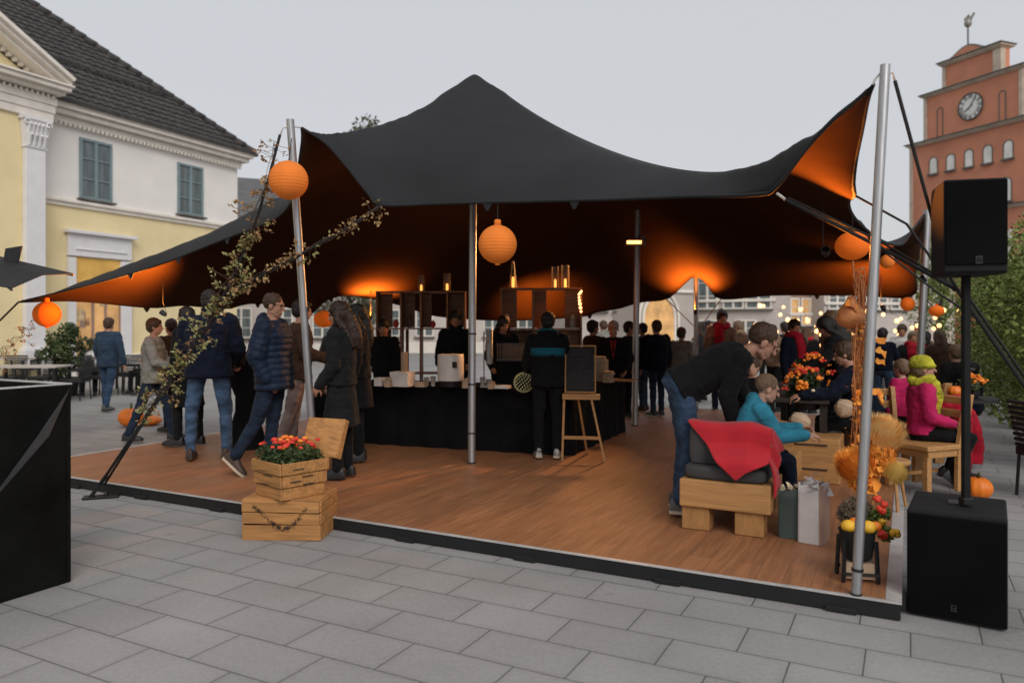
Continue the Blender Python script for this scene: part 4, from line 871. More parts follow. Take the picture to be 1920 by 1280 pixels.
m = MB()
for k in range(16): m.lathe([(.036, .178 + k * .014), (.044, .178 + k * .014 + .02)], 14)
simple('cup_stack', 'cups', 'tall stack of pale cups on the stack of white sheets', onbar(758, y=9.1), 0, [('cups', m, 'paper_tan')])
m = MB(); m.box((0, 0, .05), (.1, .1, .10)); simple('small_box', 'box', 'small pale box at the left of the paper stack', onbar(712, y=9.15), A1, [('carton', m, 'paper_white')])
m = MB(); m.box((0, 0, .04), (.07, .07, .08)); m.box((0, 0, .10), (.06, .05, .03)); simple('small_box', 'box', 'two small tan cartons piled beside the paper stack', onbar(728, y=9.0), A1, [('carton', m, 'paper_tan')])
m = MB(); m.box((0, 0, .03), (.12, .09, .06)); simple('small_box', 'box', 'flat tan carton at the right of the paper stack', onbar(790, y=9.0), A1, [('carton', m, 'paper_tan')])
def glass(loc, h, r, label, m_='clear_cup'):
    m = MB(); m.lathe([(r * .75, 0), (r, h), (r * .93, h), (r * .7, .01)], 14); simple('drinking_glass', 'glass', label, loc, 0, [('glass', m, m_)], 'glasses on the bar')
for k, (u, y, h) in enumerate(((680, 9.4, .16), (692, 9.45, .22), (800, 9.2, .1), (812, 9.1, .12), (880, 8.9, .1), (905, 8.95, .12), (916, 9.0, .09))):
    glass(onbar(u, y=y), h, .034, ('glass near the dark haired woman on the bar', 'tall glass at the left end of the bar', 'short glass just left of the white machine', 'glass touching the left of the white machine', 'short glass left of the bar pole', 'glass right of the bar pole', 'low glass below the hanging cups')[k])
for k, (u, y, w_, h) in enumerate(((672, 9.3, .16, .08), (875, 8.85, .07, .09), (922, 8.75, .06, .06))):
    m = MB(); m.box((0, 0, h / 2), (w_, .1, h)); m.box((w_ * .1, 0, h + .012), (w_ * .6, .07, .024)); simple('carton', 'box', ('tan carton with a lid at the far left bar end', 'small tan carton beside the foot of the bar pole', 'tiny tan carton near the white tray')[k], onbar(u, y=y), A1, [('carton_body', m, 'paper_tan')])
# clear stacked cups in a stand
t = thing('cup_dispenser', onbar(913, y=8.95), 0, 'tall clear plastic cup dispenser to the right of the bar pole', 'dispenser')
m = MB(); m.tube([(-.035, 0, 0), (-.035, 0, .66)], .008, 8); m.box((-.02, 0, .01), (.12, .1, .02)); m.build('stand', 'clear_cup', t)
m = MB()
for k in range(22): m.lathe([(.030, .27 + k * .018), (.042, .27 + k * .018 + .03), (.038, .27 + k * .018 + .03)], 12, c=(.03, 0, 0))
m.build('cups', 'clear_cup', t, smooth=True)
# slatted crate
t = thing('slatted_crate', onbar(962, y=9.25), A1, 'dark slatted crate standing on a black stand on the bar', 'crate')
m = MB(); m.box((0, 0, .15), (.34, .22, .30)); m.build('stand', 'black_cloth', t)
m = MB()
for k in range(11): m.box((-.16 + k * .032, -.11, .40), (.012, .012, .2)); m.box((-.16 + k * .032, .11, .40), (.012, .012, .2))
m.box((0, 0, .31), (.35, .24, .02)); m.box((0, -.11, .5), (.35, .014, .02)); m.box((0, .11, .5), (.35, .014, .02)); m.build('slats', 'cab_edge', t)
m = MB(); m.box((0, 0, .02), (.2, .12, .035)); simple('tray', 'tray', 'long white tray on the bar right of the cup dispenser', onbar(940, y=8.78), A1, [('tray_body', m, 'paper_white')])
# ball of pale succulents
t = thing('seed_ball', onbar(982, y=8.7) + Vector((0, -.06, -.04)), 0, 'pale green netted ball of seed heads on the bar beside the person in black', 'ornament')
m = MB(); m.ball((0, 0, .12), .098, 16, 10); m.build('core', 'black_cloth', t, smooth=True)
m = MB()
for k in range(150):
    z = 1 - 2 * (k + .5) / 150; a = k * 2.39996; rr = math.sqrt(1 - z * z); d = Vector((rr * math.cos(a), rr * math.sin(a), z)); m.ball(d * .112 + Vector((0, 0, .12)), (.0105, .0105, .008), 6, 4, d.to_track_quat('Z', 'Y').to_matrix())
m.build('seed_heads', 'succulent', t, smooth=True)
# return table things
bt = lambda u, y: Vector(((u - CU) / F * y, y, TZ))
m = MB()
for k in range(6): m.box((rng.normal(0, .006), 0, .012 + k * .024), (.11, .15, .021), Matrix.Rotation(R(rng.normal(0, 6)), 3, 'Z'))
simple('book_stack', 'books', 'small stack of pale booklets in front of the bald man', bt(1143, 9.7), A2 - 90, [('booklets', m, 'paper_tan')])
m = MB(); m.box((0, 0, .012), (.34, .26, .018)); simple('serving_board', 'board', 'pale wooden board on the end of the return table', bt(1168, 9.95), A2 - 90, [('board_body', m, 'pine')])
m = MB(); m.box((0, 0, .14), (.2, .14, .28)); m.box((0, -.03, .30), (.17, .1, .05)); simple('card_holder', 'holder', 'tan printed card carton behind the top right of the chalkboard', bt(1124, 9.9), A2 - 90, [('carton_body', m, 'paper_tan')])
# ---------------------------------------------------------------- easel
eo = Vector(((1092 - CU) / F * 8.35, 8.35, DZ))
t = thing('chalkboard_easel', eo, -8, 'wooden easel with a black chalk menu board in front of the bar', 'easel')
ex = lambda u: (u - 1092) / F * 8.35
ez = lambda v: CH - (v - CV) / F * 8.35 - DZ
m = MB(); m.M = T(0, 0, ez(735)) @ Matrix.Rotation(R(-8), 4, 'X')
x0, x1, hB = ex(1060), ex(1116), (735 - 648) / F * 8.35
m.box(((x0 + x1) / 2, 0, hB / 2), (x1 - x0 - .03, .012, hB - .03)); bo = m.build('board', 'chalk_board', t)
m = MB(); m.M = T(0, 0, ez(735)) @ Matrix.Rotation(R(-8), 4, 'X')
for k in range(17):
    z = hB - .045 - k * .026; x = x0 + .04; 
    if k in (3, 8): continue
    while x < x1 - .05:
        l_ = rng.uniform(.012, .05); 
        if x + l_ > x1 - .035: break
        n_ = max(2, int(l_ / .008)); pts = [(x + l_ * i / n_, -.0085, z + rng.normal(0, .0028)) for i in range(n_ + 1)]; m.tube(pts, .0011, 3); x += l_ + rng.uniform(.008, .016)
m.build('chalk_lines', 'chalk', bo)
m = MB(); m.M = T(0, 0, ez(735)) @ Matrix.Rotation(R(-8), 4, 'X')
m.box((x0, 0, hB / 2), (.014, .022, hB)); m.box((x1, 0, hB / 2), (.014, .022, hB)); m.box(((x0 + x1) / 2, 0, hB), (x1 - x0 + .014, .023, .014)); m.box(((x0 + x1) / 2, 0, 0), (x1 - x0 + .014, .023, .014)); m.build('board_frame', 'pine', t, bevel=.003)
m = MB(); m.box((ex(1090), -.02, ez(743)), (ex(1124) - ex(1054), .09, .06)); m.build('ledge', 'pine', t, bevel=.004)
for a, b in (((ex(1058), -.02, ez(748)), (ex(1055), -.07, .0)), ((ex(1109), -.02, ez(748)), (ex(1134), -.07, .0)), ((ex(1084), .02, ez(748)), (ex(1098), .42, .0))):
    m = MB(); m.bar(a, b, .024, .03, up=(0, 1, 0)); m.build('leg', 'pine', t, bevel=.003)
m = MB(); m.bar((ex(1056), -.062, ez(819)), (ex(1124), -.058, ez(819)), .02, .035); m.build('crossbar', 'pine', t, bevel=.003)
# ---------------------------------------------------------------- crate shelves
def shelf(Y, us, vs, label, backs=(), dep=.3, mt='shelf_wood'):
    x = [(u - CU) / F * Y for u in us]; z = [CH - (v - CV) / F * Y - DZ for v in vs]; o = Vector((x[0], Y, DZ))
    t = thing('crate_shelf', o, 0, label, 'shelf', 'open crate shelves behind the bar'); x = [q - o.x for q in x]
    for i in range(len(x)):
        m = MB(); m.box((x[i], dep / 2, z[0] / 2), (.022, dep, z[0])); m.build('upright', mt, t, bevel=.003)
    for j, zz in enumerate(z):
        m = MB(); m.box(((x[0] + x[-1]) / 2, dep / 2, zz), (x[-1] - x[0] + .03, dep + .012, .022)); m.build('board', mt, t, bevel=.003)
    for (i, j, f0, f1) in backs:
        a, b = x[i] + (x[i + 1] - x[i]) * f0, x[i] + (x[i + 1] - x[i]) * f1
        m = MB(); m.box(((a + b) / 2, dep - .01, (z[j] + z[j + 1]) / 2), (b - a - .01, .015, abs(z[j] - z[j + 1]) - .03)); m.build('back_panel', mt, t)
    return t, z
shelf(11.0, (706, 751, 788, 838, 871), (547, 616, 700, 745), 'left open shelf of stacked crates behind the bar', ((0, 0, 0, .55), (1, 0, 0, .62), (2, 0, 0, .35), (3, 0, 0, 1), (0, 1, .0, .5), (1, 1, .1, .3), (3, 1, 0, 1)))
shelf(10.3, (940, 1000, 1090), (541, 617, 700, 745), 'right open shelf of stacked crates behind the bar', ((0, 0, 0, .5), (1, 0, 0, .3), (1, 0, .68, 1), (0, 1, 0, 1), (1, 1, 0, 1), (1, 2, 0, 1), (0, 2, 0, 1)))
for k, (u, v, Y, r, lab) in enumerate(((741, 605, 11.05, .045, 'round red ornament on the middle board of the left shelf'), (811, 606, 11.05, .04, 'reddish ornament in the third compartment of the left shelf'))):
    p = W(u, 616, Y) + Vector((0, .08, .012)); t = thing('red_ornament', p, 0, lab, 'ornament'); m = MB(); m.ball((0, 0, r * 1.3), (r, r, r * 1.3)); m.build('body', 'flower_red', t, smooth=True); m = MB(); m.tube([(0, 0, r * 2.5), (.01, 0, r * 3)], .006, 6); m.build('stalk', 'stem_green', t)
for k, (u, Y, r, h, mm_, lab) in enumerate(((716, 11.05, .035, .16, 'clear_cup', 'clear jar at the left of the middle board of the left shelf'), (765, 11.05, .03, .2, 'glass_frost', 'tall jar in the second compartment of the left shelf'), (852, 11.05, .04, .14, 'paper_tan', 'tan pot on the right of the left shelf'), (950, 10.35, .045, .2, 'clear_cup', 'clear jar on the middle board of the right shelf'), (1018, 10.35, .04, .16, 'paper_tan', 'tan pot beside the person in the black hoodie on the right shelf'), (1075, 10.35, .04, .18, 'clear_cup', 'glass jar at the right end of the right shelf'))):
    p = W(u, 616.5, Y) + Vector((0, .12, .012)); m = MB(); m.lathe([(r * .8, 0), (r, h * .1), (r, h * .75), (r * .6, h * .88), (r * .6, h)], 14); simple('jar', 'jar', lab, p, 0, [('glass', m, mm_)])
def candle(u, v, Y, r, h, label, cone=False):
    p = W(u, v, Y) + Vector((0, .12, .0)); t = thing('candle_lantern', p, 0, label, 'candle lantern', 'candle lanterns on the shelves')
    m = MB(); m.lathe([(r, 0), (r * .25 if cone else r, h)], 6 if cone else 16, cap=False); m.build('glass', 'glass_frost', t)
    m = MB(); m.lathe([(r * 1.05, 0), (r * 1.05, .012)], 16); m.build('base', 'dark_wood', t)
    m = MB(); m.lathe([(r * .3, .012), (r * .3, h * .32), (r * .22, h * .42)], 10); m.build('candle', 'flame', t)
candle(788, 546, 11, .05, .24, 'cylinder candle lantern at the middle of the left shelf top'); candle(837, 545, 11, .055, .26, 'cylinder candle lantern at the right of the left shelf top')
candle(962, 540, 10.3, .06, .38, 'pointed candle lantern on the right shelf top', True); candle(1042, 540, 10.3, .05, .3, 'left one of the two tall lanterns on the right shelf top'); candle(1061, 540, 10.3, .055, .32, 'right one of the two tall lanterns on the right shelf top')
def lights(path, n, label, r=.012, wire=True, name='string_lights', jit=0):
    path = [Vector(p) for p in path]; t = thing(name, path[0], 0, label, 'string lights', 'warm string lights'); m = MB(); m.tube(path, .003, 4); m.build('wire', 'rope', t, world=True)
    for k in range(n):
        s = (k + .5) / n * (len(path) - 1); i = min(int(s), len(path) - 2); p = path[i].lerp(path[i + 1], s - i) + Vector((rng.normal(0, jit), rng.normal(0, jit), -r * 1.4 + rng.normal(0, jit)))
        b = MB(); b.ball(p, r * rng.uniform(.8, 1.25), 8, 6); b.build('bulb', 'bulb_warm', t, smooth=True, world=True)
lights([W(1091, 541, 10.25), W(1085, 549, 10.22), W(1087, 565, 10.22), W(1090, 584, 10.22)], 8, 'short chain of warm bulbs down the right shelf edge', .018)
def sag(a, b, s, n=12): return [a.lerp(b, k / n) - Vector((0, 0, s * 4 * (k / n) * (1 - k / n))) for k in range(n + 1)]
lights(sag(W(1430, 560, 19), W(1640, 566, 17), .5), 15, 'highest string of party bulbs across the crowd', .05, jit=.12)
lights(sag(W(1405, 610, 18), W(1640, 590, 16), .35), 17, 'middle string of party bulbs across the crowd', .045, jit=.12)
lights(sag(W(1440, 632, 15), W(1700, 610, 14), .25), 16, 'lowest string of party bulbs just above the crowd', .04, jit=.12)
lights(sag(W(1460, 585, 21), W(1600, 600, 20), .3), 14, 'short far string of party bulbs over the brown house front', .055, jit=.2)
lights(sag(W(1500, 575, 13.5), W(1545, 640, 13.5), .0), 9, 'hanging cluster of party bulbs near the copper strands', .035, jit=.25)
lights(sag(W(1640, 560, 15), W(1800, 560, 18), .5), 12, 'string of party bulbs right of the tall pole', .045, jit=.12)
# ---------------------------------------------------------------- heater on the pole
hx = W(1190, 452, 11.1)
t = thing('patio_heater', hx + Vector((.02, .0, 0)), 0, 'glowing electric heater clamped to the silver pole', 'heater')
m = MB(); m.M = Matrix.Rotation(R(20), 4, 'X'); m.box((-.02, -.06, 0), (.28, .1, .1)); m.build('housing', 'heater_body', t, bevel=.012)
m = MB(); m.M = Matrix.Rotation(R(20), 4, 'X'); m.box((-.045, -.115, .012), (.21, .008, .045)); m.build('element', 'heater_glow', t)
m = MB(); m.box((.09, -.02, 0), (.09, .12, .14)); m.build('bracket', 'heater_body', t, bevel=.01)
def added_uplight(loc, tgt, power, size=80, blend=.9, col=(1, .27, .03), label=None, pole_=False, r=.02):  # fixture and cord added to light the lining orange; real sources out of sight
    loc, tgt = Vector(loc), Vector(tgt); d = unit(tgt - loc)
    t = thing('added_spotlight', loc, 0, label, 'added_spotlight', 'added orange uplights for the lining glow')
    m = MB(); m.lathe([(.027, -.05), (.0, -.05), (.02, -.08), (.030, -.045), (.034, .0), (.031, .0), (.026, -.045)], 16, axis=d, cap=False); m.build('housing', 'black_metal', t)
    m = MB(); m.tube([-d * .06, -d * .07 + Vector((0, .04, .02)), (0, .05, .12), (0, .05, .42)], .004, 6); m.build('hanging_cord', 'rope', t)
    ld_ = bpy.data.lights.new('spot', 'SPOT'); ld_.energy = power * 1.45; ld_.spot_size = R(size); ld_.spot_blend = blend; ld_.color = col; ld_.shadow_soft_size = r
    o = bpy.data.objects.new('spot', ld_); COL.objects.link(o); o.parent = t; o.location = d * -.012; o.rotation_euler = (-d).to_track_quat('Z', 'Y').to_euler()
added_uplight(NT + Vector((-.12, -.45, -.62)), NT + Vector((-.16, -.45, .3)), 300, 124, 1, label='small added uplight on the pole of the tent notch')
added_uplight(W(694, 592, 11.95), W(700, 530, 12.0), 260, 122, 1, label='small added uplight behind the left crate shelf')
added_uplight(W(302, 584, 9.55), W(238, 532, 9.6), 520, 128, 1, label='small added uplight behind the big man in the navy coat')
added_uplight(W(1548, 468, 5.7), W(1540, 320, 4.85), 300, 76, 1, label='small added uplight left of the large right hand lantern')
added_uplight(W(1728, 520, 9.5), W(1655, 455, 9.3), 190, 74, 1, label='small added uplight on the far right silver pole')
added_uplight(W(1655, 575, 9.9), W(1630, 525, 10.4), 170, 100, 1, label='small added uplight under the back edge near the far right corner')
added_uplight(W(1010, 610, 11.9), W(1010, 570, 12.5), 120, 105, 1, label='small added uplight behind the right crate shelf')
for (loc, tg, pw, sz) in ((hx + Vector((-.08, -.2, -.06)), Vector((-1.8, 8.6, .9)), 200, 130),):
    ld_ = bpy.data.lights.new('heater_light', 'AREA'); ld_.energy = pw * .2; ld_.size = .25; ld_.color = (1, .42, .13); ld_.spread = R(95); o = bpy.data.objects.new('heater_light', ld_); COL.objects.link(o); o.location = loc; o.rotation_euler = (loc - tg).to_track_quat('Z', 'Y').to_euler()
# ---------------------------------------------------------------- cocktail table left
t = thing('cocktail_table', Dp(462, 838), 0, 'tall standing table in a tight black cover between the two navy jackets', 'table')
m = MB(); m.lathe([(.26, 0), (.24, .03), (.13, .45), (.13, .62), (.29, 1.05), (.30, 1.07)], 28); m.build('cover', 'black_cloth', t, smooth=True, angle=40)
m = MB(); m.lathe([(.3, 1.072), (.3, 1.09)], 28); m.build('tabletop', 'black_cloth', t)
# ---------------------------------------------------------------- wooden bench, cushions, bags
bo_ = Dp(1445, 1012)
be = thing('wooden_bench', bo_, RZ, 'low thick wooden bench with block legs carrying the red blanket', 'bench')
BW, BL, BT = .64, 1.7, .37
m = MB(); m.box((-BW / 2, .02, BT - .1), (BW, .06, .2)); m.build('front_beam', 'pine', be, bevel=.01)
for k, x in enumerate((-.035, -BW + .035)):
    m = MB(); m.box((x, BL / 2 + .05, BT - .1), (.07, BL - .003, .196)); m.build('side_beam', 'pine', be, bevel=.01)
m = MB()
for k in range(3): m.box((-.07 - .5 * (k + .5) / 3, BL / 2 + .05, BT - .02), (.155, BL - .01, .03))
m.build('seat', 'pine', be, bevel=.006)
for x in (-.53, -.15):
    for y in (.1, BL - .15): m = MB(); m.box((x, y, (BT - .2) / 2), (.2, .16, BT - .2)); m.build('leg', 'pine_end', be, bevel=.008)
cu = thing('grey_cushion', be.matrix_world @ Vector((0, 0, 0)) if False else bo_ + Vector((0, 0, BT + .002)), RZ, 'flat dark grey seat cushion on the bench under the red blanket', 'cushion')
def softbox(c, s, rx=0, n=8, puff=.25):
    m = MB(); M3 = Matrix.Rotation(R(rx), 3, 'X'); rs = []
    bm_ = []
    for k in range(n + 1):
        w_ = k / n; z = -s[2] / 2 + s[2] * w_; inn = 1 - .06 * (abs(2 * w_ - 1) ** 4)
        row = []
        for i in range(40):
            a = 2 * math.pi * i / 40; ca, sa = math.cos(a), math.sin(a); e = .28
            x = math.copysign(abs(ca) ** e, ca) * s[0] / 2 * inn; y = math.copysign(abs(sa) ** e, sa) * s[1] / 2 * inn
            row.append(Vector(c) + M3 @ Vector((x, y, z)))
        rs.append(row)
    m.rings(rs); return m
softbox((-.33, .30, .045), (.60, .58, .09)).build('pad', 'grey_cushion', cu, smooth=True, angle=50)
cb = thing('grey_cushion', bo_ + Vector((0, 0, BT + .094)), RZ, 'upright dark grey back cushion on the bench half covered by the red blanket', 'cushion')
softbox((-.33, .20, .145), (.56, .12, .29), -6).build('pad', 'grey_cushion', cb, smooth=True, angle=50)
# red blanket: sheet over the cushion top hanging as a point in front
bl = thing('red_blanket', bo_ + Vector((0, 0, BT)), RZ, 'bright red blanket draped with one point over the grey back cushion', 'blanket')
zt = BT_ = .40
def bl_pt(a, d):   # a 0..1 along the top from left to right, d metres hanging down from the crest
    x = -.62 + .60 * a; crest = .395 - .012 * math.sin(a * 5) - .05 * max(0, a - .75) * 4
    y = .20 + .065; 
    wv = .010 * math.sin(a * 7 + d * 11) + .004 * math.sin(a * 17 - d * 6)
    if d < 0: return Vector((x, .20 - d * .9 * 1, crest + .008 - max(0, -d - .1) * 1.2))
    th_ = min(1, d / .07); return Vector((x + .02 * d, .20 - .078 * math.sin(th_ * math.pi / 2) - .05 * max(0, d - .07) - .165 * (lambda q_: q_ * q_ * (3 - 2 * q_))(min(1, max(0, (d - .16) / .14))) + wv * .8 * th_, crest + .012 * (1 - th_) - max(0, d - .04)))
m = MB(); na, nd = 46, 34; ids = {}
def dmax(a): return .03 + .38 * (a / .64) if a < .64 else .41 - (a - .64) / .36 * .17
for i in range(na + 1):
    a = i / na; dm = dmax(a)
    for j in range(nd + 1): d = -.14 + (dm + .14) * j / nd; ids[i, j] = m.vs([bl_pt(a, d)])
for i in range(na):
    for j in range(nd): m.f.append((ids[i, j], ids[i, j + 1], ids[i + 1, j + 1], ids[i + 1, j])); m.mi.append(0)
# right side fall
o = m.build('cloth', 'red_blanket', bl, smooth=True); q = o.modifiers.new('s', 'SOLIDIFY'); q.thickness = .012; q.offset = 0
m = MB(); rs = []; nn = 14
for i in range(nn + 1):
    a = i / nn; row = []
    for j in range(12):
        d = j / 11; p = bl_pt(1, -.14 + (dmax(1) + .14) * a); row.append(p + Vector((.05 * math.sin(d * 1.57) + .012 * math.sin(a * 20 + d * 4), .08 * d * (1 - a), -.22 * d * (.5 + .5 * a) - .02 * d)))
    rs.append(row)
for i in range(nn):
    for j in range(11): m.mesh([rs[i][j], rs[i + 1][j], rs[i + 1][j + 1], rs[i][j + 1]], [(0, 1, 2, 3)])
o = m.build('side_fold', 'red_blanket', bl, smooth=True); q = o.modifiers.new('s', 'SOLIDIFY'); q.thickness = .01; q.offset = 0
# wooden armrest panel and crate seat behind
cs_ = Dp(1530, 905)
t = thing('box_bench', cs_, RZ, 'wooden box seat with a raised rounded side board behind the bench', 'seat')
m = MB(); m.box((-.0, .25, .21), (.42, .5, .42)); m.build('box', 'pine', t, bevel=.01)
m = MB(); P_ = [(-.62, -.03, .2), (-.2, -.03, .2), (-.2, -.03, .50)] + [(-.2 - .1 + .1 * math.cos(q), -.03, .50 + .07 * math.sin(q)) for q in np.linspace(0, 1.57, 6)] + [(-.62, -.03, .58)]
m.prism(P_, (0, .05, 0)); m.build('side_board', 'pine', t, bevel=.006)
m = MB(); m.box((-.41, .3, .18), (.40, .55, .05)); m.build('seat_board', 'pine', t, bevel=.006)
m = MB(); m.box((-.05, -.006, .13), (.3, .012, .012)); m.box((-.05, -.006, .36), (.3, .012, .012)); m.build('groove', 'dark_wood', t)
# bags
def bag(loc, rz, w_, d, h, label, mf, ms=None, paper=None, handles=True):
    t = thing('shopping_bag', loc, rz, label, 'bag'); m = MB(); rs = []
    for k in range(7):
        f = k / 6; row = []
        for i in range(28):
            a = 2 * math.pi * i / 28; ca, sa = math.cos(a), math.sin(a); e = .22; row.append((math.copysign(abs(ca) ** e, ca) * w_ / 2 * (1 - .05 * f + .02 * math.sin(3 * f)), math.copysign(abs(sa) ** e, sa) * d / 2 * (1 - .10 * f * (i % 7 > 2)), h * f * (1 + .03 * math.sin(i * .9) * (k == 6))))
        rs.append(row)
    m.rings(rs, cap=False); m.f.append(tuple(range(27, -1, -1))); m.mi.append(0)
    if ms: m.mi = [1 if (sum((Vector(m.v[i]) for i in f), Vector()) / len(f)).x > w_ * .36 else 0 for f in m.f]
    o = m.build('body', [mf, ms] if ms else mf, t, smooth=True, angle=50); q = o.modifiers.new('s', 'SOLIDIFY'); q.thickness = .004
    if handles:
        for sy in (-1, 1): m = MB(); m.tube([(math.cos(q) * w_ * .22, sy * d * .4, h - .01 + math.sin(q) * .07) for q in np.linspace(0, math.pi, 12)], .004, 5); m.build('handle', ms or mf, t)
    m = MB(); 
    for k in range(14 if paper else 6): c = Vector((rng.uniform(-.4, .4) * w_, rng.uniform(-.4, .4) * d, h * rng.uniform(.93, 1.06))); e = [Vector(rng.normal(0, .03, 3)) for _ in range(4)]; m.mesh([c + e[0], c + e[1], c + e[2], c + e[3]], [(0, 1, 2), (0, 2, 3), (0, 3, 1)])
    m.build('contents', paper or 'cream', t); return t
bag(Dp(1482, 1005), -30, .15, .13, .335, 'dark green shopping bag beside the bench leg', 'bag_green', None, None, False)
bag(Dp(1526, 1013), -38, .17, .20, .40, 'tall white and tan paper bag stuffed with tissue beside the green bag', 'bag_white', 'bag_tan', 'bag_white')
# ---------------------------------------------------------------- flower column by the tall pole
mat('fur_brown', (.10, .07, .05), rough=.95, col2=(.20, .15, .10), scale=20)
fc0 = W(1610, 607, 5.0); FCo = Vector((fc0.x, 5.0, DZ))
fl_ = thing('flower_column', FCo, 0, 'hanging column of copper strands, orange discs and dried flower heads behind the tall pole', 'flower decoration')
m = MB()
for k in range(46):
    u = 1613 + rng.normal(0, 6.5); v0, v1 = rng.uniform(500, 620), rng.uniform(680, 880); Y = 5.0 + rng.normal(0, .03); pts = []
    for s in np.linspace(0, 1, 14): pts.append(W(u + 3 * math.sin(s * 9 + k) + rng.normal(0, 1.2), v0 + (v1 - v0) * s, Y))
    m.tube(pts, rng.uniform(.002, .0045), 4)
m.tube([W(1599, 490, 5.0), W(1601, 520, 5.0), W(1612, 560, 5.0), W(1612, 900, 5.0)], .006, 6)
m.build('strands', 'copper', fl_, world=True)
m = MB()
for k in range(90):
    p = W(1612 + rng.normal(0, 8), rng.uniform(500, 880), 5.0 + rng.normal(0, .03)); n_ = unit(rng.normal(size=3)); m.lathe([(rng.uniform(.006, .013), 0), (.004, .003)], 7, c=p, axis=n_)
m.build('sequins', 'copper', fl_, world=True)
m = MB()
for k in range(190):
    c = W(1611 + rng.normal(0, 9), rng.uniform(560, 930) if k % 3 else rng.uniform(800, 930), 4.97 + rng.normal(0, .04)); a_ = unit(rng.normal(size=3)); b_ = unit(a_.cross(Vector(rng.normal(size=3)))); q_ = rng.uniform(.012, .028); m.mesh([c, c + a_ * q_ + b_ * q_ * .5, c + a_ * q_ * 1.9, c + a_ * q_ - b_ * q_ * .5], [(0, 1, 2, 3)])
m.build('orange_leaves', 'petal_orange', fl_, world=True)
m = MB()
for (u, v, r, tx, tz) in ((1650, 641, 17, .2, 1), (1652, 662, 18, .1, 1), (1651, 680, 16, -.1, 1), (1604, 740, 15, .8, .3), (1606, 752, 17, .3, 1), (1642, 737, 17, .2, .8), (1648, 748, 19, .9, .3), (1612, 825, 14, .2, 1), (1596, 575, 20, .1, 1), (1650, 884, 18, .3, 1), (1640, 908, 22, .1, 1), (1612, 895, 20, .5, .8), (1628, 920, 22, .1, 1)):
    c = W(u, v, 4.95); rr = r / F * 4.95 * .72; m.M = T(*c) @ Matrix.Rotation(rng.uniform(0, 6), 4, unit((tx, -.8, tz))) @ unit((tx, -.55, tz)).to_track_quat('Z', 'Y').to_matrix().to_4x4(); m.mesh([(0, 0, 0)] + [(rr * (1 + .25 * math.sin(q * 2 + u)) * math.cos(q), rr * (.75 + .2 * math.sin(q * 3)) * math.sin(q), rr * (.25 + .22 * math.sin(q * 3 + v))) for q in np.linspace(0, 6.283, 15)[:-1]], [(0, i, i % 14 + 1) for i in range(1, 15)]); m.M = Matrix.Identity(4)
m.build('orange_discs', 'petal_orange', fl_, smooth=True, world=True)
m = MB(); c = W(1596, 590, 5.0); m.lathe([(.02, -.09), (.075, -.07), (.095, -.03), (.08, .03), (.04, .08), (.02, .12)], 16, c=c); m.build('glass_bowl', 'copper', fl_, smooth=True, world=True)
def mum(c, r, n, mt, up, droop=.5, name='flower_head'):
    m = MB(); c = Vector(c); up = unit(up); x, y = perp(up)
    for k in range(n):
        f = (k + .5) / n; th = math.acos(1 - f * 1.35); a = k * 2.39996; d = (x * math.cos(a) + y * math.sin(a)) * math.sin(th) + up * math.cos(th); side = unit(d.cross(up) + Vector(rng.normal(0, .1, 3))); ln = r * rng.uniform(.78, 1.08); w_ = r * .028
        p0 = c + d * r * .15; p1 = c + d * ln * .65; p2 = c + d * ln + up * r * .42 * math.sin(th) - d * ln * .12 ; m.mesh([p0 - side * w_ * .5, p0 + side * w_ * .5, p1 - side * w_, p1 + side * w_, p2], [(0, 1, 3, 2), (2, 3, 4)])
    return m.build(name, mt, fl_, world=True)
mum(W(1650, 822, 4.98), .165, 1700, 'petal_cream', (.35, -.3, 1)); mum(W(1648, 832, 4.98), .12, 900, 'petal_orange', (0, -.3, -1)); mum(W(1655, 860, 4.97), .09, 500, 'petal_orange', (.2, -.4, -.6)); mum(W(1605, 880, 4.9), .145, 1300, 'petal_orange', (-.55, -.3, 1)); mum(W(1668, 890, 4.95), .11, 1300, 'petal_yellow', (.6, -.2, .9))
m = MB(); leaves(m, [(*W(1650, 845, 4.97), .085), (*W(1640, 870, 4.97), .07), (*W(1612, 900, 4.9), .07), (*W(1618, 880, 4.92), .06)], 900, .055, asp=.7); m.build('ruffled_petals', 'petal_orange', fl_, world=True)
m = MB(); leaves(m, [(*W(1606, 965, 4.85), .11)], 2500, .05, asp=.15); m.build('dry_grass', 'fur_brown', fl_, world=True)
m = MB(); leaves(m, [(*W(1640, 975, 4.75), .06), (*W(1655, 960, 4.75), .05), (*W(1660, 1000, 4.7), .05)], 900, .03); m.build('foliage', 'leaf_green', fl_, world=True)
for (u, v, r, mt) in ((1652, 955, 11, 'flower_red'), (1645, 935, 9, 'flower_red'), (1658, 945, 8, 'flower_red'), (1655, 978, 8, 'gold_yellow'), (1655, 1003, 11, 'flower_red'), (1678, 1000, 12, 'gold_yellow')):
    m = MB(); c = W(u, v, 4.62)
    for k in range(8): d = Vector(rng.normal(0, 1, 3)).normalized() * r / F * 4.0 * .5; m.ball(c + d, r / F * 4.7 * .5, 7, 5)
    m.build('blossom', mt, fl_, smooth=True, world=True)
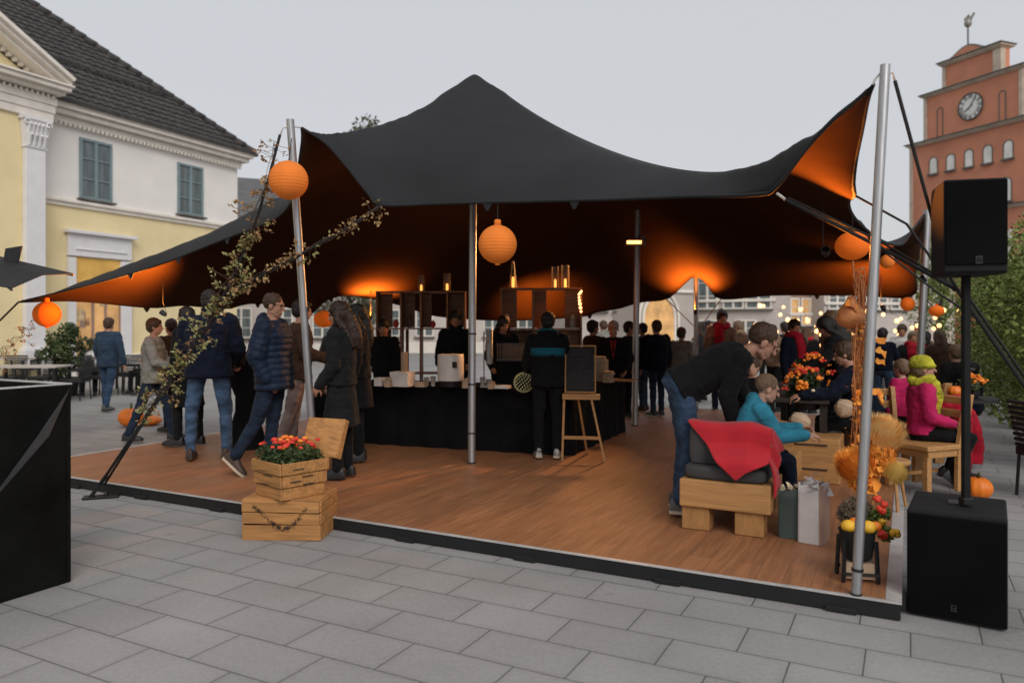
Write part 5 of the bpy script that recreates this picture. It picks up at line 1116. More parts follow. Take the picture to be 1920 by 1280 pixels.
# black pot stand with gourds
ps = thing('pot_stand', Dp(1607, 1084), -10, 'black bucket stand holding yellow gourds at the foot of the tall pole', 'plant stand')
m = MB()
for sx in (-1, 1):
    for sy in (-1, 1): m.bar((sx * .095, sy * .08, 0), (sx * .085, sy * .07, .24), .018, .018)
m.box((0, -.085, .05), (.2, .012, .016)); m.box((0, .085, .05), (.2, .012, .016)); m.build('legs', 'black_metal', ps)
m = MB(); m.lathe([(.07, .12), (.085, .14), (.10, .27), (.105, .29), (.095, .29), (.085, .26)], 20); m.build('bucket', 'black_rubber', ps, smooth=True, angle=40)
m = MB(); m.box((0, -.02, .065), (.17, .1, .09)); m.build('card', 'paper_tan', ps)
for (x, y, r, mt) in ((-.055, -.03, .042, 'gold_yellow'), (.05, -.04, .045, 'gold_yellow'), (0, .04, .04, 'pumpkin'), (.10, -.01, .033, 'pumpkin')):
    m = MB(); m.ball((x, y, .315), (r, r, r * .85)); m.build('gourd', mt, ps, smooth=True)
# ---------------------------------------------------------------- table with autumn flowers, chairs and people furniture
ft = thing('dining_table', Vector((W(1500, 607, 8.2).x, 8.3, DZ)), RZ, 'dark wooden table with the autumn bouquets behind the bending man', 'table')
m = MB(); m.box((0, .4, .73), (.8, 2.4, .04)); m.build('tabletop', 'dark_wood', ft, bevel=.006)
for sx in (-1, 1):
    for y in (-.7, 1.5): m = MB(); m.box((sx * .34, y, .355), (.07, .07, .71)); m.build('leg', 'dark_wood', ft)
def bouquet(loc, label, r, n, mats, pot=True, s=.03):
    t = thing('bouquet', loc, 0, label, 'flowers')
    if pot: m = MB(); m.lathe([(r * .45, 0), (r * .6, .02), (r * .65, r * .6), (r * .5, r * .6)], 16); m.build('pot', 'black_wicker', t, smooth=True, angle=40)
    z0 = r * .6 if pot else 0; m = MB(); leaves(m, [(rng.normal(0, r * .35), rng.normal(0, r * .35), z0 + rng.uniform(0, r * .8), r * .4) for _ in range(9)], 1500, .05); m.build('foliage', 'leaf_dark', t)
    for mt, kk in mats:
        m = MB()
        for _ in range(kk):
            a = rng.uniform(0, 6.28); ph = rng.uniform(-.2, 1.5); c = Vector((math.cos(a) * math.cos(ph) * r, math.sin(a) * math.cos(ph) * r, z0 + r * .4 + math.sin(ph) * r * .85)); sr = s * rng.uniform(.7, 1.2)
            for k in range(6): m.ball(c + Vector(rng.normal(0, sr * .4, 3)), (sr * .6, sr * .6, sr * .45), 6, 4)
        m.build('blossoms', mt, t, smooth=True)
tz_ = DZ + .755
p = W(1515, 607, 7.7); bouquet((p.x, p.y, tz_ - .12), 'front orange and red bouquet on the dark table', .22, 30, (('flower_orange', 22), ('flower_red', 16), ('cream', 3)), s=.032)
p = W(1522, 607, 8.9); bouquet((p.x, p.y, tz_), 'rear orange bouquet on the dark table, above the front one', .21, 30, (('flower_orange', 18), ('flower_red', 18)), s=.034)
p = W(1822, 607, 7.9); 
st_ = thing('side_table', Vector((p.x - .1, 7.95, 0)), RZ, 'black round table behind the red coat on the chair', 'table'); m = MB(); m.lathe([(.2, 0), (.2, .02), (.03, .04), (.03, .78), (.36, .80), (.36, .83)], 24); m.build('table_body', 'black_metal', st_, smooth=True, angle=40)
bouquet((p.x, 7.9, .83), 'small orange bouquet on the black round table', .12, 20, (('flower_orange', 16),), s=.028)
pumpkin((W(1791, 607, 7.9).x, 7.9, .832), .075, 'small orange pumpkin on the black round table', .85)
def wchair(loc, rz, label):
    t = thing('wooden_chair', loc, rz, label, 'chair', 'solid wooden chairs')
    m = MB(); m.box((0, 0, .40), (.5, .48, .045)); m.build('seat', 'pine', t, bevel=.01)
    m = MB(); m.box((0, 0, .345), (.46, .42, .06)); m.build('apron', 'pine', t, bevel=.006)
    for sx in (-.2, .2): m = MB(); m.box((sx, -.19, .16), (.055, .055, .32)); m.build('leg', 'pine', t, bevel=.006)
    for sy in (-.2, .2): pass
    for sx in (-.22, .22):
        m = MB(); rs = []
        for k in range(9): f = k / 8; z = .0 + .86 * f; y = .20 + .13 * max(0, f - .4) ** 1.2 * 1.6; wd = .05 * (1.15 - .3 * f); rs.append([(sx - .022, y - wd, z), (sx + .022, y - wd, z), (sx + .022, y + wd, z), (sx - .022, y + wd, z)])
        m.rings(rs); m.build('back_post', 'pine', t, bevel=.006)
    for z in (.55, .68, .80): m = MB(); m.box((0, .24 + (z - .5) * .28, z), (.40, .022, .07)); m.build('back_slat', 'pine', t, bevel=.005)
    m = MB(); m.box((0, -.0, .15), (.03, .36, .03)); m.build('stretcher', 'pine', t)
    return t
CH1 = Dp(1730, 914)
wchair(CH1, -68, 'solid wooden chair with curved back post in front of the red coat')
ch2 = Vector((W(1655, 607, 7.4).x, 7.5, DZ)); wchair(ch2, -10, 'wooden chair under the seated person in the dark navy coat')
ch3 = Vector((W(1735, 607, 8.0).x, 8.35, DZ)); wchair(ch3, -80, 'wooden chair under the child in the pink jacket')
t = thing('stool', Dp(1672, 952), 0, 'small wooden stool under the yellow flower head', 'stool')
m = MB(); m.lathe([(.13, .36), (.14, .375), (.14, .39), (.13, .4)], 20); m.build('seat', 'pine', t)
for a in (20, 140, 260): m = MB(); m.tube([(math.cos(R(a)) * .07, math.sin(R(a)) * .07, .36), (math.cos(R(a)) * .15, math.sin(R(a)) * .15, 0)], [.016, .012], 8); m.build('leg', 'pine', t)
# bistro furniture left
def bistro_chair(loc, rz, label):
    t = thing('wicker_chair', loc, rz, label, 'chair', 'black wicker terrace chairs')
    m = MB(); m.box((0, 0, .42), (.5, .5, .08)); m.build('seat', 'black_wicker', t, bevel=.015)
    m = MB()
    for k in range(9): m.tube([(-.24, .24 + .1 * k / 9, .48 + k * .05), (0, .27 + .1 * k / 9, .48 + k * .05), (.24, .24 + .1 * k / 9, .48 + k * .05)], .02, 6)
    m.build('backrest', 'black_wicker', t)
    for sx in (-1, 1): m = MB(); m.box((sx * .26, 0, .63), (.05, .48, .04)); m.bar((sx * .26, -.22, .42), (sx * .26, -.22, .63), .04, .04); m.build('armrest', 'black_wicker', t)
    for sx in (-1, 1):
        for sy in (-1, 1): m = MB(); m.tube([(sx * .23, sy * .22, .4), (sx * .24, sy * .24, 0)], .015, 6); m.build('leg', 'black_metal', t)
    return t
def bistro_table(loc, rz, label, L=1.4):
    t = thing('terrace_table', loc, rz, label, 'table', 'terrace tables'); m = MB(); m.box((0, 0, .73), (L, .75, .035)); m.build('tabletop', 'grey_wall', t, bevel=.006)
    for sx in (-1, 1):
        for sy in (-1, 1): m = MB(); m.box((sx * (L / 2 - .06), sy * .31, .355), (.05, .05, .71)); m.build('leg', 'black_metal', t)
gp = lambda u, Y: Vector(((u - CU) / F * Y, Y, 0))
bistro_table(gp(55, 15.5), 4, 'pale topped terrace table nearest the black planter box'); bistro_table(gp(10, 19), 0, 'terrace table against the yellow building at the left edge'); bistro_table(gp(272, 18.5), 10, 'terrace table behind the walking man in the denim jacket', 1.6)
for k, (u, Y, a, lab) in enumerate(((138, 15.9, -85, 'black wicker chair at the right end of the nearest terrace table'), (15, 16.6, 5, 'black wicker chair beyond the nearest terrace table, left one'), (85, 16.6, -5, 'black wicker chair beyond the nearest terrace table, right one'), (50, 20.2, 0, 'black wicker chair at the table by the building'), (230, 17.8, 160, 'black wicker chair right of the walking man, left of its pair'), (262, 17.6, 175, 'black wicker chair right of the walking man, middle of the row'), (300, 17.6, 185, 'black wicker chair behind the man in the grey jacket'), (190, 16.9, 80, 'black wicker chair half hidden by the walking man'))):
    bistro_chair(gp(u, Y), a, lab)
tt = tree('potted_plant', 'tall green potted shrub beside the terrace table at the left', gp(126, 16.8), 1.62, .5, .6, 2600, .09, 'leaf_dark', 'plant', nb=20, tr=.03)
m = MB(); m.lathe([(.16, 0), (.2, .02), (.24, .42), (.2, .42)], 18); m.build('pot', 'black_wicker', tt, smooth=True, angle=40)
bistro_chair(Vector((W(1990, 607, 6.9).x, 6.9, 0)), 100, 'black wicker chair cut by the right picture edge')
# parasol
pr = thing('parasol', (-6.75, 9.4, 0), 0, 'open black parasol reaching in from the left edge', 'parasol')
pk = Vector((-6.75, 9.4, 2.52)); rim = [W(138, 514, 9.2), W(22, 541, 7.9), W(-190, 530, 8.2), W(-360, 512, 9.6), W(-230, 505, 11.2), W(20, 503, 11)]
m = MB(); n_ = len(rim); pts = [pk]; 
for i in range(n_):
    a, b = rim[i], rim[(i + 1) % n_]; pts += [a, (a + b) / 2 + Vector((0, 0, .05)) + (pk - (a + b) / 2) * .03]
fs_ = [(0, i, i % (2 * n_) + 1) for i in range(1, 2 * n_ + 1)]
m.mesh(pts, fs_); o = m.build('canopy', 'tent_top', pr, world=True); q = o.modifiers.new('s', 'SOLIDIFY'); q.thickness = .01
for r_ in rim: m = MB(); m.bar(pk - Vector((0, 0, .05)), Vector(r_) - Vector((0, 0, .015)), .02, .02); m.build('rib', 'cab_edge', pr, world=True)
m = MB(); m.tube([(0, 0, 0), (0, 0, 2.5)], .03, 10); m.build('pole', 'black_metal', pr)
m = MB(); m.lathe([(.3, 0), (.3, .05)], 20); m.build('base', 'black_metal', pr)
m = MB(); m.mesh([W(12, 467, 8.9), W(43, 462, 8.9), W(35, 493, 8.85), W(8, 490, 8.85)], [(0, 1, 2, 3)]); o = m.build('vent_flap', 'tent_top', pr, world=True); q = o.modifiers.new('s', 'SOLIDIFY'); q.thickness = .02
# ---------------------------------------------------------------- people
mat('skin', (.42, .22, .15), rough=.55, var=.06, scale=18, sss=.15, spec=.35)
mat('skin_warm', (.40, .18, .10), rough=.55, var=.06, scale=18, spec=.35)
mat('skin_child', (.48, .27, .19), rough=.5, var=.05, scale=18, sss=.15, spec=.35)
mat('eye_dark', (.02, .015, .012), rough=.2)
mat('brow_brown', (.06, .035, .02), rough=.9)
def hairm(n, c, c2): mat(n, c, rough=.6, col2=c2, scale=30, stretch=(5, 5, .5), bump=.5, bscale=60, bd=.004, spec=.35)
hairm('hair_black', (.006, .005, .005), (.02, .015, .012)); hairm('hair_brown', (.03, .016, .009), (.08, .045, .025)); hairm('hair_auburn', (.010, .005, .003), (.035, .015, .009)); hairm('hair_sand', (.10, .06, .035), (.20, .13, .08)); hairm('hair_grey', (.2, .19, .17), (.4, .38, .34)); hairm('hair_yellow', (.55, .50, .05), (.72, .68, .16))
def cloth(n, c, var=.12, rough=.9, b=.35, bs=14, sheen=.03): mat(n, c, rough=rough, var=var * 1.3, scale=5, bump=b * 1.8, bscale=bs * .8, bd=.014, spec=.18, sheen=sheen, stretch=(1, 1, 2.4))
cloth('navy', (.0045, .0075, .018)); cloth('navy_puffer', (.008, .017, .038), rough=.6); cloth('jeans', (.05, .088, .155), var=.28); cloth('jeans_dark', (.014, .024, .045), var=.2); cloth('jeans_mid', (.03, .055, .10), var=.2)
cloth('black_wool', (.006, .006, .007)); cloth('charcoal', (.009, .010, .011)); cloth('grey_knit', (.20, .20, .18)); cloth('brown_coat', (.05, .025, .015)); cloth('taupe', (.22, .17, .16)); cloth('denim_jacket', (.025, .045, .075)); cloth('teal', (.03, .20, .29)); cloth('dark_teal', (.01, .10, .14)); cloth('pink', (.42, .015, .09)); cloth('red_wool', (.36, .010, .025)); cloth('yellow_wool', (.46, .43, .035), b=.8, bs=45, var=.25); cloth('white_shirt', (.6, .58, .55)); cloth('red_shirt', (.32, .03, .02)); cloth('olive', (.06, .06, .035)); cloth('tan_coat', (.22, .14, .09)); cloth('grey_cuff', (.25, .25, .26))
mat('shoe_brown', (.05, .028, .018), rough=.6, var=.2); mat('shoe_black', (.010, .010, .011), rough=.5); mat('shoe_grey', (.09, .09, .085), rough=.8, var=.2); mat('sole_pale', (.5, .42, .32), rough=.7); mat('shoe_pattern', (.02, .02, .02), rough=.6, col2=(.5, .5, .48), scale=28, detail=1)
TEXS = {}
def ctex(sc):
    if sc not in TEXS: t = bpy.data.textures.new('folds', 'CLOUDS'); t.noise_scale = sc; t.noise_depth = 2; TEXS[sc] = t
    return TEXS[sc]
def skinobj(mb, name, mt, par, vox, smooth=3, disp=0, dsc=.12):
    o = mb.build(name, mt, par, smooth=True)
    r = o.modifiers.new('remesh', 'REMESH'); r.mode = 'VOXEL'; r.voxel_size = vox; r.use_smooth_shade = True
    s = o.modifiers.new('smooth', 'SMOOTH'); s.factor = .5; s.iterations = smooth
    if disp: d = o.modifiers.new('folds', 'DISPLACE'); d.texture = ctex(dsc); d.strength = disp; d.mid_level = .35
    return o
V = Vector
def loft(mb, secs, seg=20, e=.85):
    rs = []
    for c, rx, ry, X, Y in secs:
        row = []
        for i in range(seg):
            a = 2 * math.pi * i / seg; ca, sa = math.cos(a), math.sin(a)
            row.append(V(c) + X * math.copysign(abs(ca) ** e, ca) * rx + Y * math.copysign(abs(sa) ** e, sa) * ry)
        rs.append(row)
    mb.rings(rs)
def hand(mb, w, d, n, k, side, curl=35, fine=True):
    d = unit(d); n = unit(n - d * n.dot(d)); s = d.cross(n) * side
    M3 = Matrix((s, d, n)).transposed()
    mb.ball(w + d * .045 * k, (.040 * k, .052 * k, .016 * k), 12, 8, M3)
    if not fine: mb.ball(w + d * .11 * k, (.034 * k, .045 * k, .014 * k), 10, 6, M3); return
    for i in range(4):
        b = w + d * (.085 - .006 * abs(i - 1.3)) * k + s * (-.031 + .0205 * i) * k; L = (.040, .046, .043, .034)[i] * k; r = (.0088, .009, .0085, .0075)[i] * k; p = b; ang = 0
        dd = unit(d + s * (-.12 + .08 * i))
        for j, f in enumerate((1, .68, .52)):
            ang += R(curl * (.6, 1, .8)[j] * (1 + .08 * i)); q = p + (dd * math.cos(ang) + n * math.sin(ang)) * L * f; mb.caps(p, q, r * (1 - .08 * j), r * (.92 - .08 * j), 7); p = q
    p = w + d * .03 * k - s * .034 * k; q = p + unit(d * .6 - s * .75 + n * .3) * .04 * k; mb.caps(p, q, .012 * k, .010 * k, 7); mb.caps(q, q + unit(d * .9 - s * .2 + n * .4) * .03 * k, .010 * k, .008 * k, 7)
STAND = dict(tl=(.03, .02, -1), tr=(-.03, .0, -1), sl=(0, -.02, -1), sr=(0, -.03, -1))
def person(u=None, v=None, loc=None, deck=True, Y=None, rz=0, h=1.72, wd=1.0, spine=(0, .02, 1), face=(0, 1, -.05), ul=(-.22, .02, -1), ur=(.22, .02, -1), fl=(-.08, .25, -1), fr=(.08, .25, -1), tl=None, tr=None, sl=None, sr=None, pz=None,
           top='navy', bot='jeans', shoe='shoe_black', sole=None, hair='hair_brown', style='short', skin='skin', hem=.02, coat=None, puffy=0, collar=.0, hood=0, thick=.018, vox=.012, near=False, label='', group=None, extra=None, hs=1.0, scarf=None, hat=None, curl=40, stripe=None, vneck=None, fold=None, bun=False, tshirt=None, torso_only=False, toe=None):
    k = h / 1.75; g = DZ if deck else 0.0
    if loc is None:
        if Y is None: loc = Dp(u, v) if deck else Gp(u, v)
        else: loc = V(((u - CU) / F * Y, Y, g))
    loc = V((loc[0], loc[1], g))
    t = thing('person', loc, rz, label, 'person', group)
    S = unit(spine); X = V((1, 0, 0)); X = unit(X - S * X.dot(S)); Fw = S.cross(X)
    lg = {s: (unit(a or STAND['t' + s]), unit(b or STAND['s' + s])) for s, a, b in (('l', tl, sl), ('r', tr, sr))}
    TH, SH = .44 * k, .42 * k
    if pz is None:
        low = min(V((0, 0, 0)).z + lg[s][0].z * TH + lg[s][1].z * SH for s in 'lr'); pz = -low + .085 * k
        pc = V((0, 0, pz + .02 * k))
        fx = [lg[s][0] * TH + lg[s][1] * SH for s in 'lr' if abs(lg[s][0].z * TH + lg[s][1].z * SH - low) < .06]; m_ = sum(fx, V()) / len(fx); pc -= V((m_.x, m_.y, 0)) * 0
    else: pc = V((0, 0, pz))
    at = lambda q: pc + S * (q * .53 * k)
    secs0 = [(-.16, .10, .085), (-.02, .165, .115), (.25, .140, .10), (.5, .150, .108), (.72, .172, .115), (.88, .165, .095), (.96, .11, .075), (1.02, .06, .055)]
    body = MB(); near_ = near
    loft(body, [(at(q), a * k * wd * .93, b * k * wd * .93, X, Fw) for q, a, b in secs0])
    nk = at(1.0); HF = unit(V(face)); 
    HU = unit(S * .6 + V((0, 0, .8)) if abs(HF.z) < .5 else S + V((0, 0, .2))); HU = unit(HU - HF * HU.dot(HF)); HX = HF.cross(HU)
    hk = k * hs; hc = nk + unit(S * .6 + HU * .5) * .145 * k * (1 if hs <= 1.05 else 1.02) + HF * .018 * k
    H3 = Matrix((HX, HF, HU)).transposed(); hp = lambda x, y, z: hc + H3 @ V((x, y, z)) * hk
    body.caps(nk - S * .04 * k, hp(0, -.01, -.04), .056 * k * wd ** .5, .05 * k, 14)
    body.ball(hp(0, -.012, .028), (.073 * hk, .092 * hk, .084 * hk), 18, 12, H3)
    body.ball(hp(0, .028, -.025), (.058 * hk, .060 * hk, .080 * hk), 16, 10, H3)
    body.ball(hp(0, .050, -.084), (.028 * hk, .028 * hk, .022 * hk), 10, 8, H3)
    body.caps(hp(-.042, .01, -.06), hp(-.018, .055, -.082), .022 * hk, .02 * hk, 8); body.caps(hp(.042, .01, -.06), hp(.018, .055, -.082), .022 * hk, .02 * hk, 8)
    body.caps(hp(0, .084, .014), hp(0, .108, -.020), .009 * hk, .0145 * hk, 8); body.ball(hp(0, .072, .030), (.048 * hk, .022 * hk, .014 * hk), 10, 6, H3)
    for sx in (-1, 1): body.ball(hp(sx * .073, -.006, -.008), (.010 * hk, .021 * hk, .031 * hk), 10, 8, H3)
    body.ball(hp(0, .085, -.050), (.024 * hk, .010 * hk, .006 * hk), 10, 6, H3); body.ball(hp(0, .083, -.060), (.020 * hk, .010 * hk, .006 * hk), 10, 6, H3); body.ball(hp(0, .07, -.052), (.035 * hk, .02 * hk, .03 * hk), 10, 6, H3)
    if near:
        for sx in (-1, 1):
            e = MB(); e.ball(hp(sx * .029, .080, .008), (.0095 * hk, .007 * hk, .0048 * hk), 8, 6, H3); e.build('eye', 'eye_dark', t, smooth=True)
            e = MB(); e.tube([hp(sx * .012, .094, .026), hp(sx * .03, .091, .033), hp(sx * .047, .078, .028)], [.0014 * hk, .0021 * hk, .0012 * hk], 5); e.build('eyebrow', 'brow_brown', t)
    # arms
    jt = MB(); hnd = {}
    tk = thick * k
    for s, sx, ua, fa in (('l', -1, ul, fl), ('r', 1, ur, fr)):
        sh = at(.88) + X * sx * .168 * k * wd; 
        cv = lambda q: unit(q)
        el = sh + cv(ua) * .29 * k; wr = el + cv(fa) * .25 * k; hnd[s] = wr
        body.caps(sh, el, .046 * k, .038 * k, 10); body.caps(el, wr, .038 * k, .026 * k, 10)
        fd = cv(fa); body.caps(wr, wr + fd * .02 * k, .026 * k, .026 * k, 8)
        pn = V((-sx, .15, 0)) if abs(fd.z) > .5 else V((-sx * .5, 0, -1))
        hand(body, wr + fd * .01, fd, pn, k, sx, curl, fine=near)
        jt.caps(sh, el, (.056 * k * wd ** .5 + tk), .046 * k + tk * .9, 14)
        if puffy:
            for i in range(5): a0 = sh.lerp(el, i / 5 + .1); jt.ball(a0, (.064 * k + tk,) * 3, 12, 8)
            for i in range(4): a0 = el.lerp(wr, i / 4 + .1); jt.ball(a0, (.053 * k + tk * .8,) * 3, 12, 8)
        jt.caps(el, wr + fd * .0, .044 * k + tk * .9, .034 * k + tk * .7, 14)
    # legs
    tr_ = MB(); ft = []
    for s, sx in (('l', -1), ('r', 1)):
        hj = pc + X * sx * .088 * k * wd - S * .0; kn = hj + lg[s][0] * TH; an = kn + lg[s][1] * SH
        body.caps(hj, kn, .068 * k, .05 * k, 10); body.caps(kn, an, .048 * k, .034 * k, 10)
        rr = .076 if bot.startswith('jeans') else .078
        tr_.caps(hj, kn, (rr + .012) * k * wd ** .5, .064 * k * wd ** .3, 14); tr_.caps(kn, kn.lerp(an, .97), .062 * k, .052 * k, 14); ft.append((an, lg[s], sx, kn))
    loft(tr_, [(at(q), a * k * wd, b * k * wd, X, Fw) for q, a, b in ((-.2, .09, .09), (-.08, .165, .125), (.05, .172, .124), (.2, .15, .112))])
    nv = .006 if near else vox
    skinobj(body, 'body', skin, t, nv if near else max(vox, .012), 2)
    if not torso_only: skinobj(tr_, 'trousers', bot, t, max(vox, .010), 3, .020 * k, .06)
    # top
    q0 = -hem / .53 if hem < 1 else 0
    jsec = [(q, a * k * wd + tk, b * k * wd + tk) for q, a, b in ((.0, .163, .118), (.25, .150, .112), (.5, .158, .116), (.72, .178, .122), (.88, .172, .103), (.96, .115, .082), (1.01, .070, .064))]
    if puffy:
        js = []; nb = 11
        for i in range(nb * 3 + 1):
            q = -hem / .53 + (1.0 + hem / .53) * i / (nb * 3); a = np.interp(q, [z[0] for z in jsec], [z[1] for z in jsec]); b = np.interp(q, [z[0] for z in jsec], [z[2] for z in jsec]); bb = .006 * k * (-1 if i % 3 == 0 else .6); js.append((q, a + bb, b + bb))
        jsec = js
    else: jsec = [(-hem / .53, .168 * k * wd + tk * 1.2, .124 * k * wd + tk * 1.2)] + jsec
    loft(jt, [(at(q), a, b, X, Fw) for q, a, b in jsec], 24)
    if collar: loft(jt, [(at(.93), .088 * k, .085 * k, X, Fw), (nk + S * collar * .5, .078 * k, .078 * k, X, Fw), (nk + S * collar, .082 * k, .084 * k, X, Fw)])
    if hood: jt.ball(at(.99) - Fw * .075 * k, (.115 * k, .065 * k, .085 * k), 14, 10, Matrix((X, Fw, S)).transposed()); jt.ball(at(1.0) - Fw * .045 * k, (.095 * k, .07 * k, .05 * k), 14, 10, Matrix((X, Fw, S)).transposed())
    skinobj(jt, 'jacket', top, t, vox, 3 if not puffy else 1, (.036 if not puffy else .022) * k if fold is None else fold, .075)
    if coat is not None:   # skirt of a long coat down to height coat
        c0 = at(.2); n_ = 7; zs_ = [c0.z + (coat - c0.z) * i / (n_ - 1) for i in range(n_)]; cm = MB()
        rs = []
        for i, z in enumerate(zs_):
            f = i / (n_ - 1); rs.append([(c0.x + math.cos(a) * (.155 + .055 * f) * k * wd * (1 + .05 * f * math.sin(a * 5)) , c0.y + math.sin(a) * (.125 + .06 * f) * k * wd * (1 + .06 * f * math.sin(a * 6 + 1)), z) for a in np.linspace(0, 2 * math.pi, 40, endpoint=False)])
        cm.rings(rs); skinobj(cm, 'coat_skirt', top, t, vox, 2, .02 * k, .1)
    for an, (th_, sh_), sx, kn in ft:
        fwd = V(toe) if toe else V((sx * .12, 1, 0)); fwd.z = 0 if not toe else fwd.z; pitch = 0
        if an.z > .14 * k and pz is not None and sh_.y < -.3: fwd = V((0, .75, -.65))
        fwd = unit(fwd); up = V((0, 0, 1)); up = unit(up - fwd * up.dot(fwd)); sd_ = fwd.cross(up); base = an - up * (.078 * k); sm = MB(); rs = []
        for y, w_, hh in ((-.075, .030, .085), (-.06, .038, .10), (-.01, .040, .105), (.05, .040, .085), (.10, .046, .060), (.15, .045, .048), (.185, .034, .036), (.197, .018, .024)):
            rs.append([base + fwd * y * k + sd_ * math.copysign(abs(math.cos(a)) ** .7, math.cos(a)) * w_ * k + up * (max(0, math.sin(a)) ** .8 * hh + .006) * k for a in np.linspace(0, 2 * math.pi, 16, endpoint=False)])
        sm.rings(rs); so = sm.build('shoe', shoe, t, smooth=True, angle=60)
        sm = MB(); rs = []
        for y, w_ in ((-.08, .028), (-.065, .040), (0, .041), (.09, .050), (.15, .048), (.19, .036), (.202, .018)):
            rs.append([base + fwd * y * k + sd_ * q * w_ * k + up * z * k for q, z in ((-1, -.006), (1, -.006), (1, .018), (-1, .018))])
        sm.rings(rs); sm.build('sole', sole or 'shoe_black', so)
    # hair
    if style != 'none':
        hm = MB(); hv = .008 if near else max(.012, vox)
        g_ = .006 if style == 'buzz' else .014
        hm.ball(hp(0, -.024, .040), ((.073 + g_) * hk, (.088 + g_) * hk, (.080 + g_) * hk), 20, 14, H3)
        if style != 'buzz': hm.ball(hp(0, -.045, .0), ((.068 + g_) * hk, (.06 + g_) * hk, (.07 + g_) * hk), 16, 10, H3)
        if style == 'short': hm.ball(hp(.01, .045, .085), (.05 * hk, .035 * hk, .026 * hk), 12, 8, H3)
        if style in ('long', 'pony'):
            for sx in (-1, 0, 1):
                if style == 'long': hm.tube([hp(sx * .06, -.035 + .02 * abs(sx), .04), hp(sx * .075, -.035 + .025 * abs(sx), -.05), hp(sx * .075, -.06, -.15), hp(sx * .06, -.085, -.26), hp(sx * .05, -.10, -.36)], [.035 * hk, .042 * hk, .045 * hk, .04 * hk, .02 * hk], 10)
            hm.tube([hp(0, -.08, .04), hp(0, -.11, -.05), hp(0, -.12, -.17), hp(0, -.13, -.28), hp(0, -.13, -.38 if style == 'long' else -.3)], [.05 * hk, .05 * hk, (.07 if style == 'long' else .035) * hk, .06 * hk if style == 'long' else .03 * hk, .02 * hk], 12)
        if bun: hm.ball(hp(0, -.09, .11), (.04 * hk,) * 3, 12, 8)
        skinobj(hm, 'hair', hair, t, hv, 1, .020 * k, .022)
    if hat:
        hm = MB(); hm.ball(hp(0, -.02, .055), (.098 * hk, .112 * hk, .085 * hk), 20, 12, H3); hm.tube([hp(math.cos(a) * .088, -.01 + math.sin(a) * .103, .03) for a in np.linspace(0, 2 * math.pi, 20)], .022 * hk, 8); skinobj(hm, 'hat', hat, t, .01, 2, .012, .04)
    if scarf:
        hm = MB(); hm.tube([nk + X * math.cos(a) * .095 * k + Fw * math.sin(a) * .09 * k + S * (.02 + .02 * math.sin(2 * a)) for a in np.linspace(0, 2 * math.pi, 20)], .05 * k, 10); hm.tube([nk + Fw * .09 * k + X * .02, nk + Fw * .13 * k - S * .15 * k, nk + Fw * .13 * k - S * .36 * k], [.075 * k, .085 * k, .04 * k], 10); skinobj(hm, 'scarf', scarf, t, .012, 2, .02, .05)
    if vneck:
        hm = MB(); f0 = at(.93) + Fw * (.085 * k * wd + tk); f1 = at(.35) + Fw * (.13 * k * wd + tk * 1.3); hm.prism([f0 - X * .05 * k, f0 + X * .05 * k, f1], Fw * .02); hm.build('shirt_front', vneck, t)
        hm = MB(); hm.bar(at(.95) + Fw * (.105 * k * wd + tk), at(.55) + Fw * (.15 * k * wd + tk), .028 * k, .01, up=Fw); hm.build('tie', 'black_wool', t)
    if stripe:
        hm = MB(); a0, a1 = .50, .68; rs = []
        loft(hm, [(at(q), a * k * wd + tk + .012, b * k * wd + tk + .012, X, Fw) for q, a, b in ((a0, .160, .117), (.6, .170, .120), (a1, .176, .122))], 30); hm.build('stripe', stripe, t, smooth=True)
        hm = MB(); hm.tube([at(1.04) + X * math.cos(a) * .118 * k - Fw * (.02 * k + math.sin(a) * .13 * k) + S * .03 * math.sin(a) * k for a in np.linspace(.0, math.pi, 16)], .012, 7); hm.build('hood_edge', stripe, t, smooth=True)
    t['_h'] = hc[:] if False else 0; del t['_h']
    return t, pc, at, hp, hnd
# --- foreground group, left
person(392, 862, rz=6, h=1.86, wd=1.17, top='navy', bot='jeans', shoe='shoe_brown', sole='shoe_brown', hair='hair_black', style='short', hem=.10, collar=.09, thick=.035, tl=(-.16, 0, -1), tr=(.14, .02, -1), sl=(-.02, -.03, -1), sr=(.04, -.03, -1), ul=(-.30, .12, -1), ur=(.30, .12, -1), fl=(.1, .7, -.5), fr=(-.1, .7, -.5), face=(.15, 1, -.25), near=True, vox=.011, label='broad man in a dark navy coat and light blue jeans seen from behind')
person(Y=7.55, u=514, rz=-94, h=1.80, wd=1.14, top='navy_puffer', bot='jeans_dark', shoe='shoe_brown', sole='sole_pale', hair='hair_brown', style='buzz', hem=.13, hood=1, puffy=1, thick=.032, spine=(0, -.05, 1), tl=(0, -.12, -1), tr=(0, -.30, -1), sl=(0, -.10, -1), sr=(0, -.62, -1), ul=(-.2, -.15, -1), ur=(.15, -.22, -1), fl=(.08, .5, -.85), fr=(-.25, .38, -.9), face=(0, 1, -.2), near=True, vox=.010, label='short haired man in a navy quilted hooded jacket facing right, one foot back')
person(Y=8.5, u=560, rz=-75, h=1.76, top='brown_coat', bot='taupe', shoe='shoe_black', hair='hair_black', style='short', tl=(0, -.1, -1), tr=(0, -.2, -1), sl=(0, -.1, -1), sr=(0, -.3, -1), hem=.08, ul=(-.2, .3, -1), ur=(.2, .3, -1), fl=(0, 1, -.2), fr=(0, 1, -.2), face=(0, 1, -.2), label='person in a brown top and pale greyish trousers behind the quilted navy jacket')
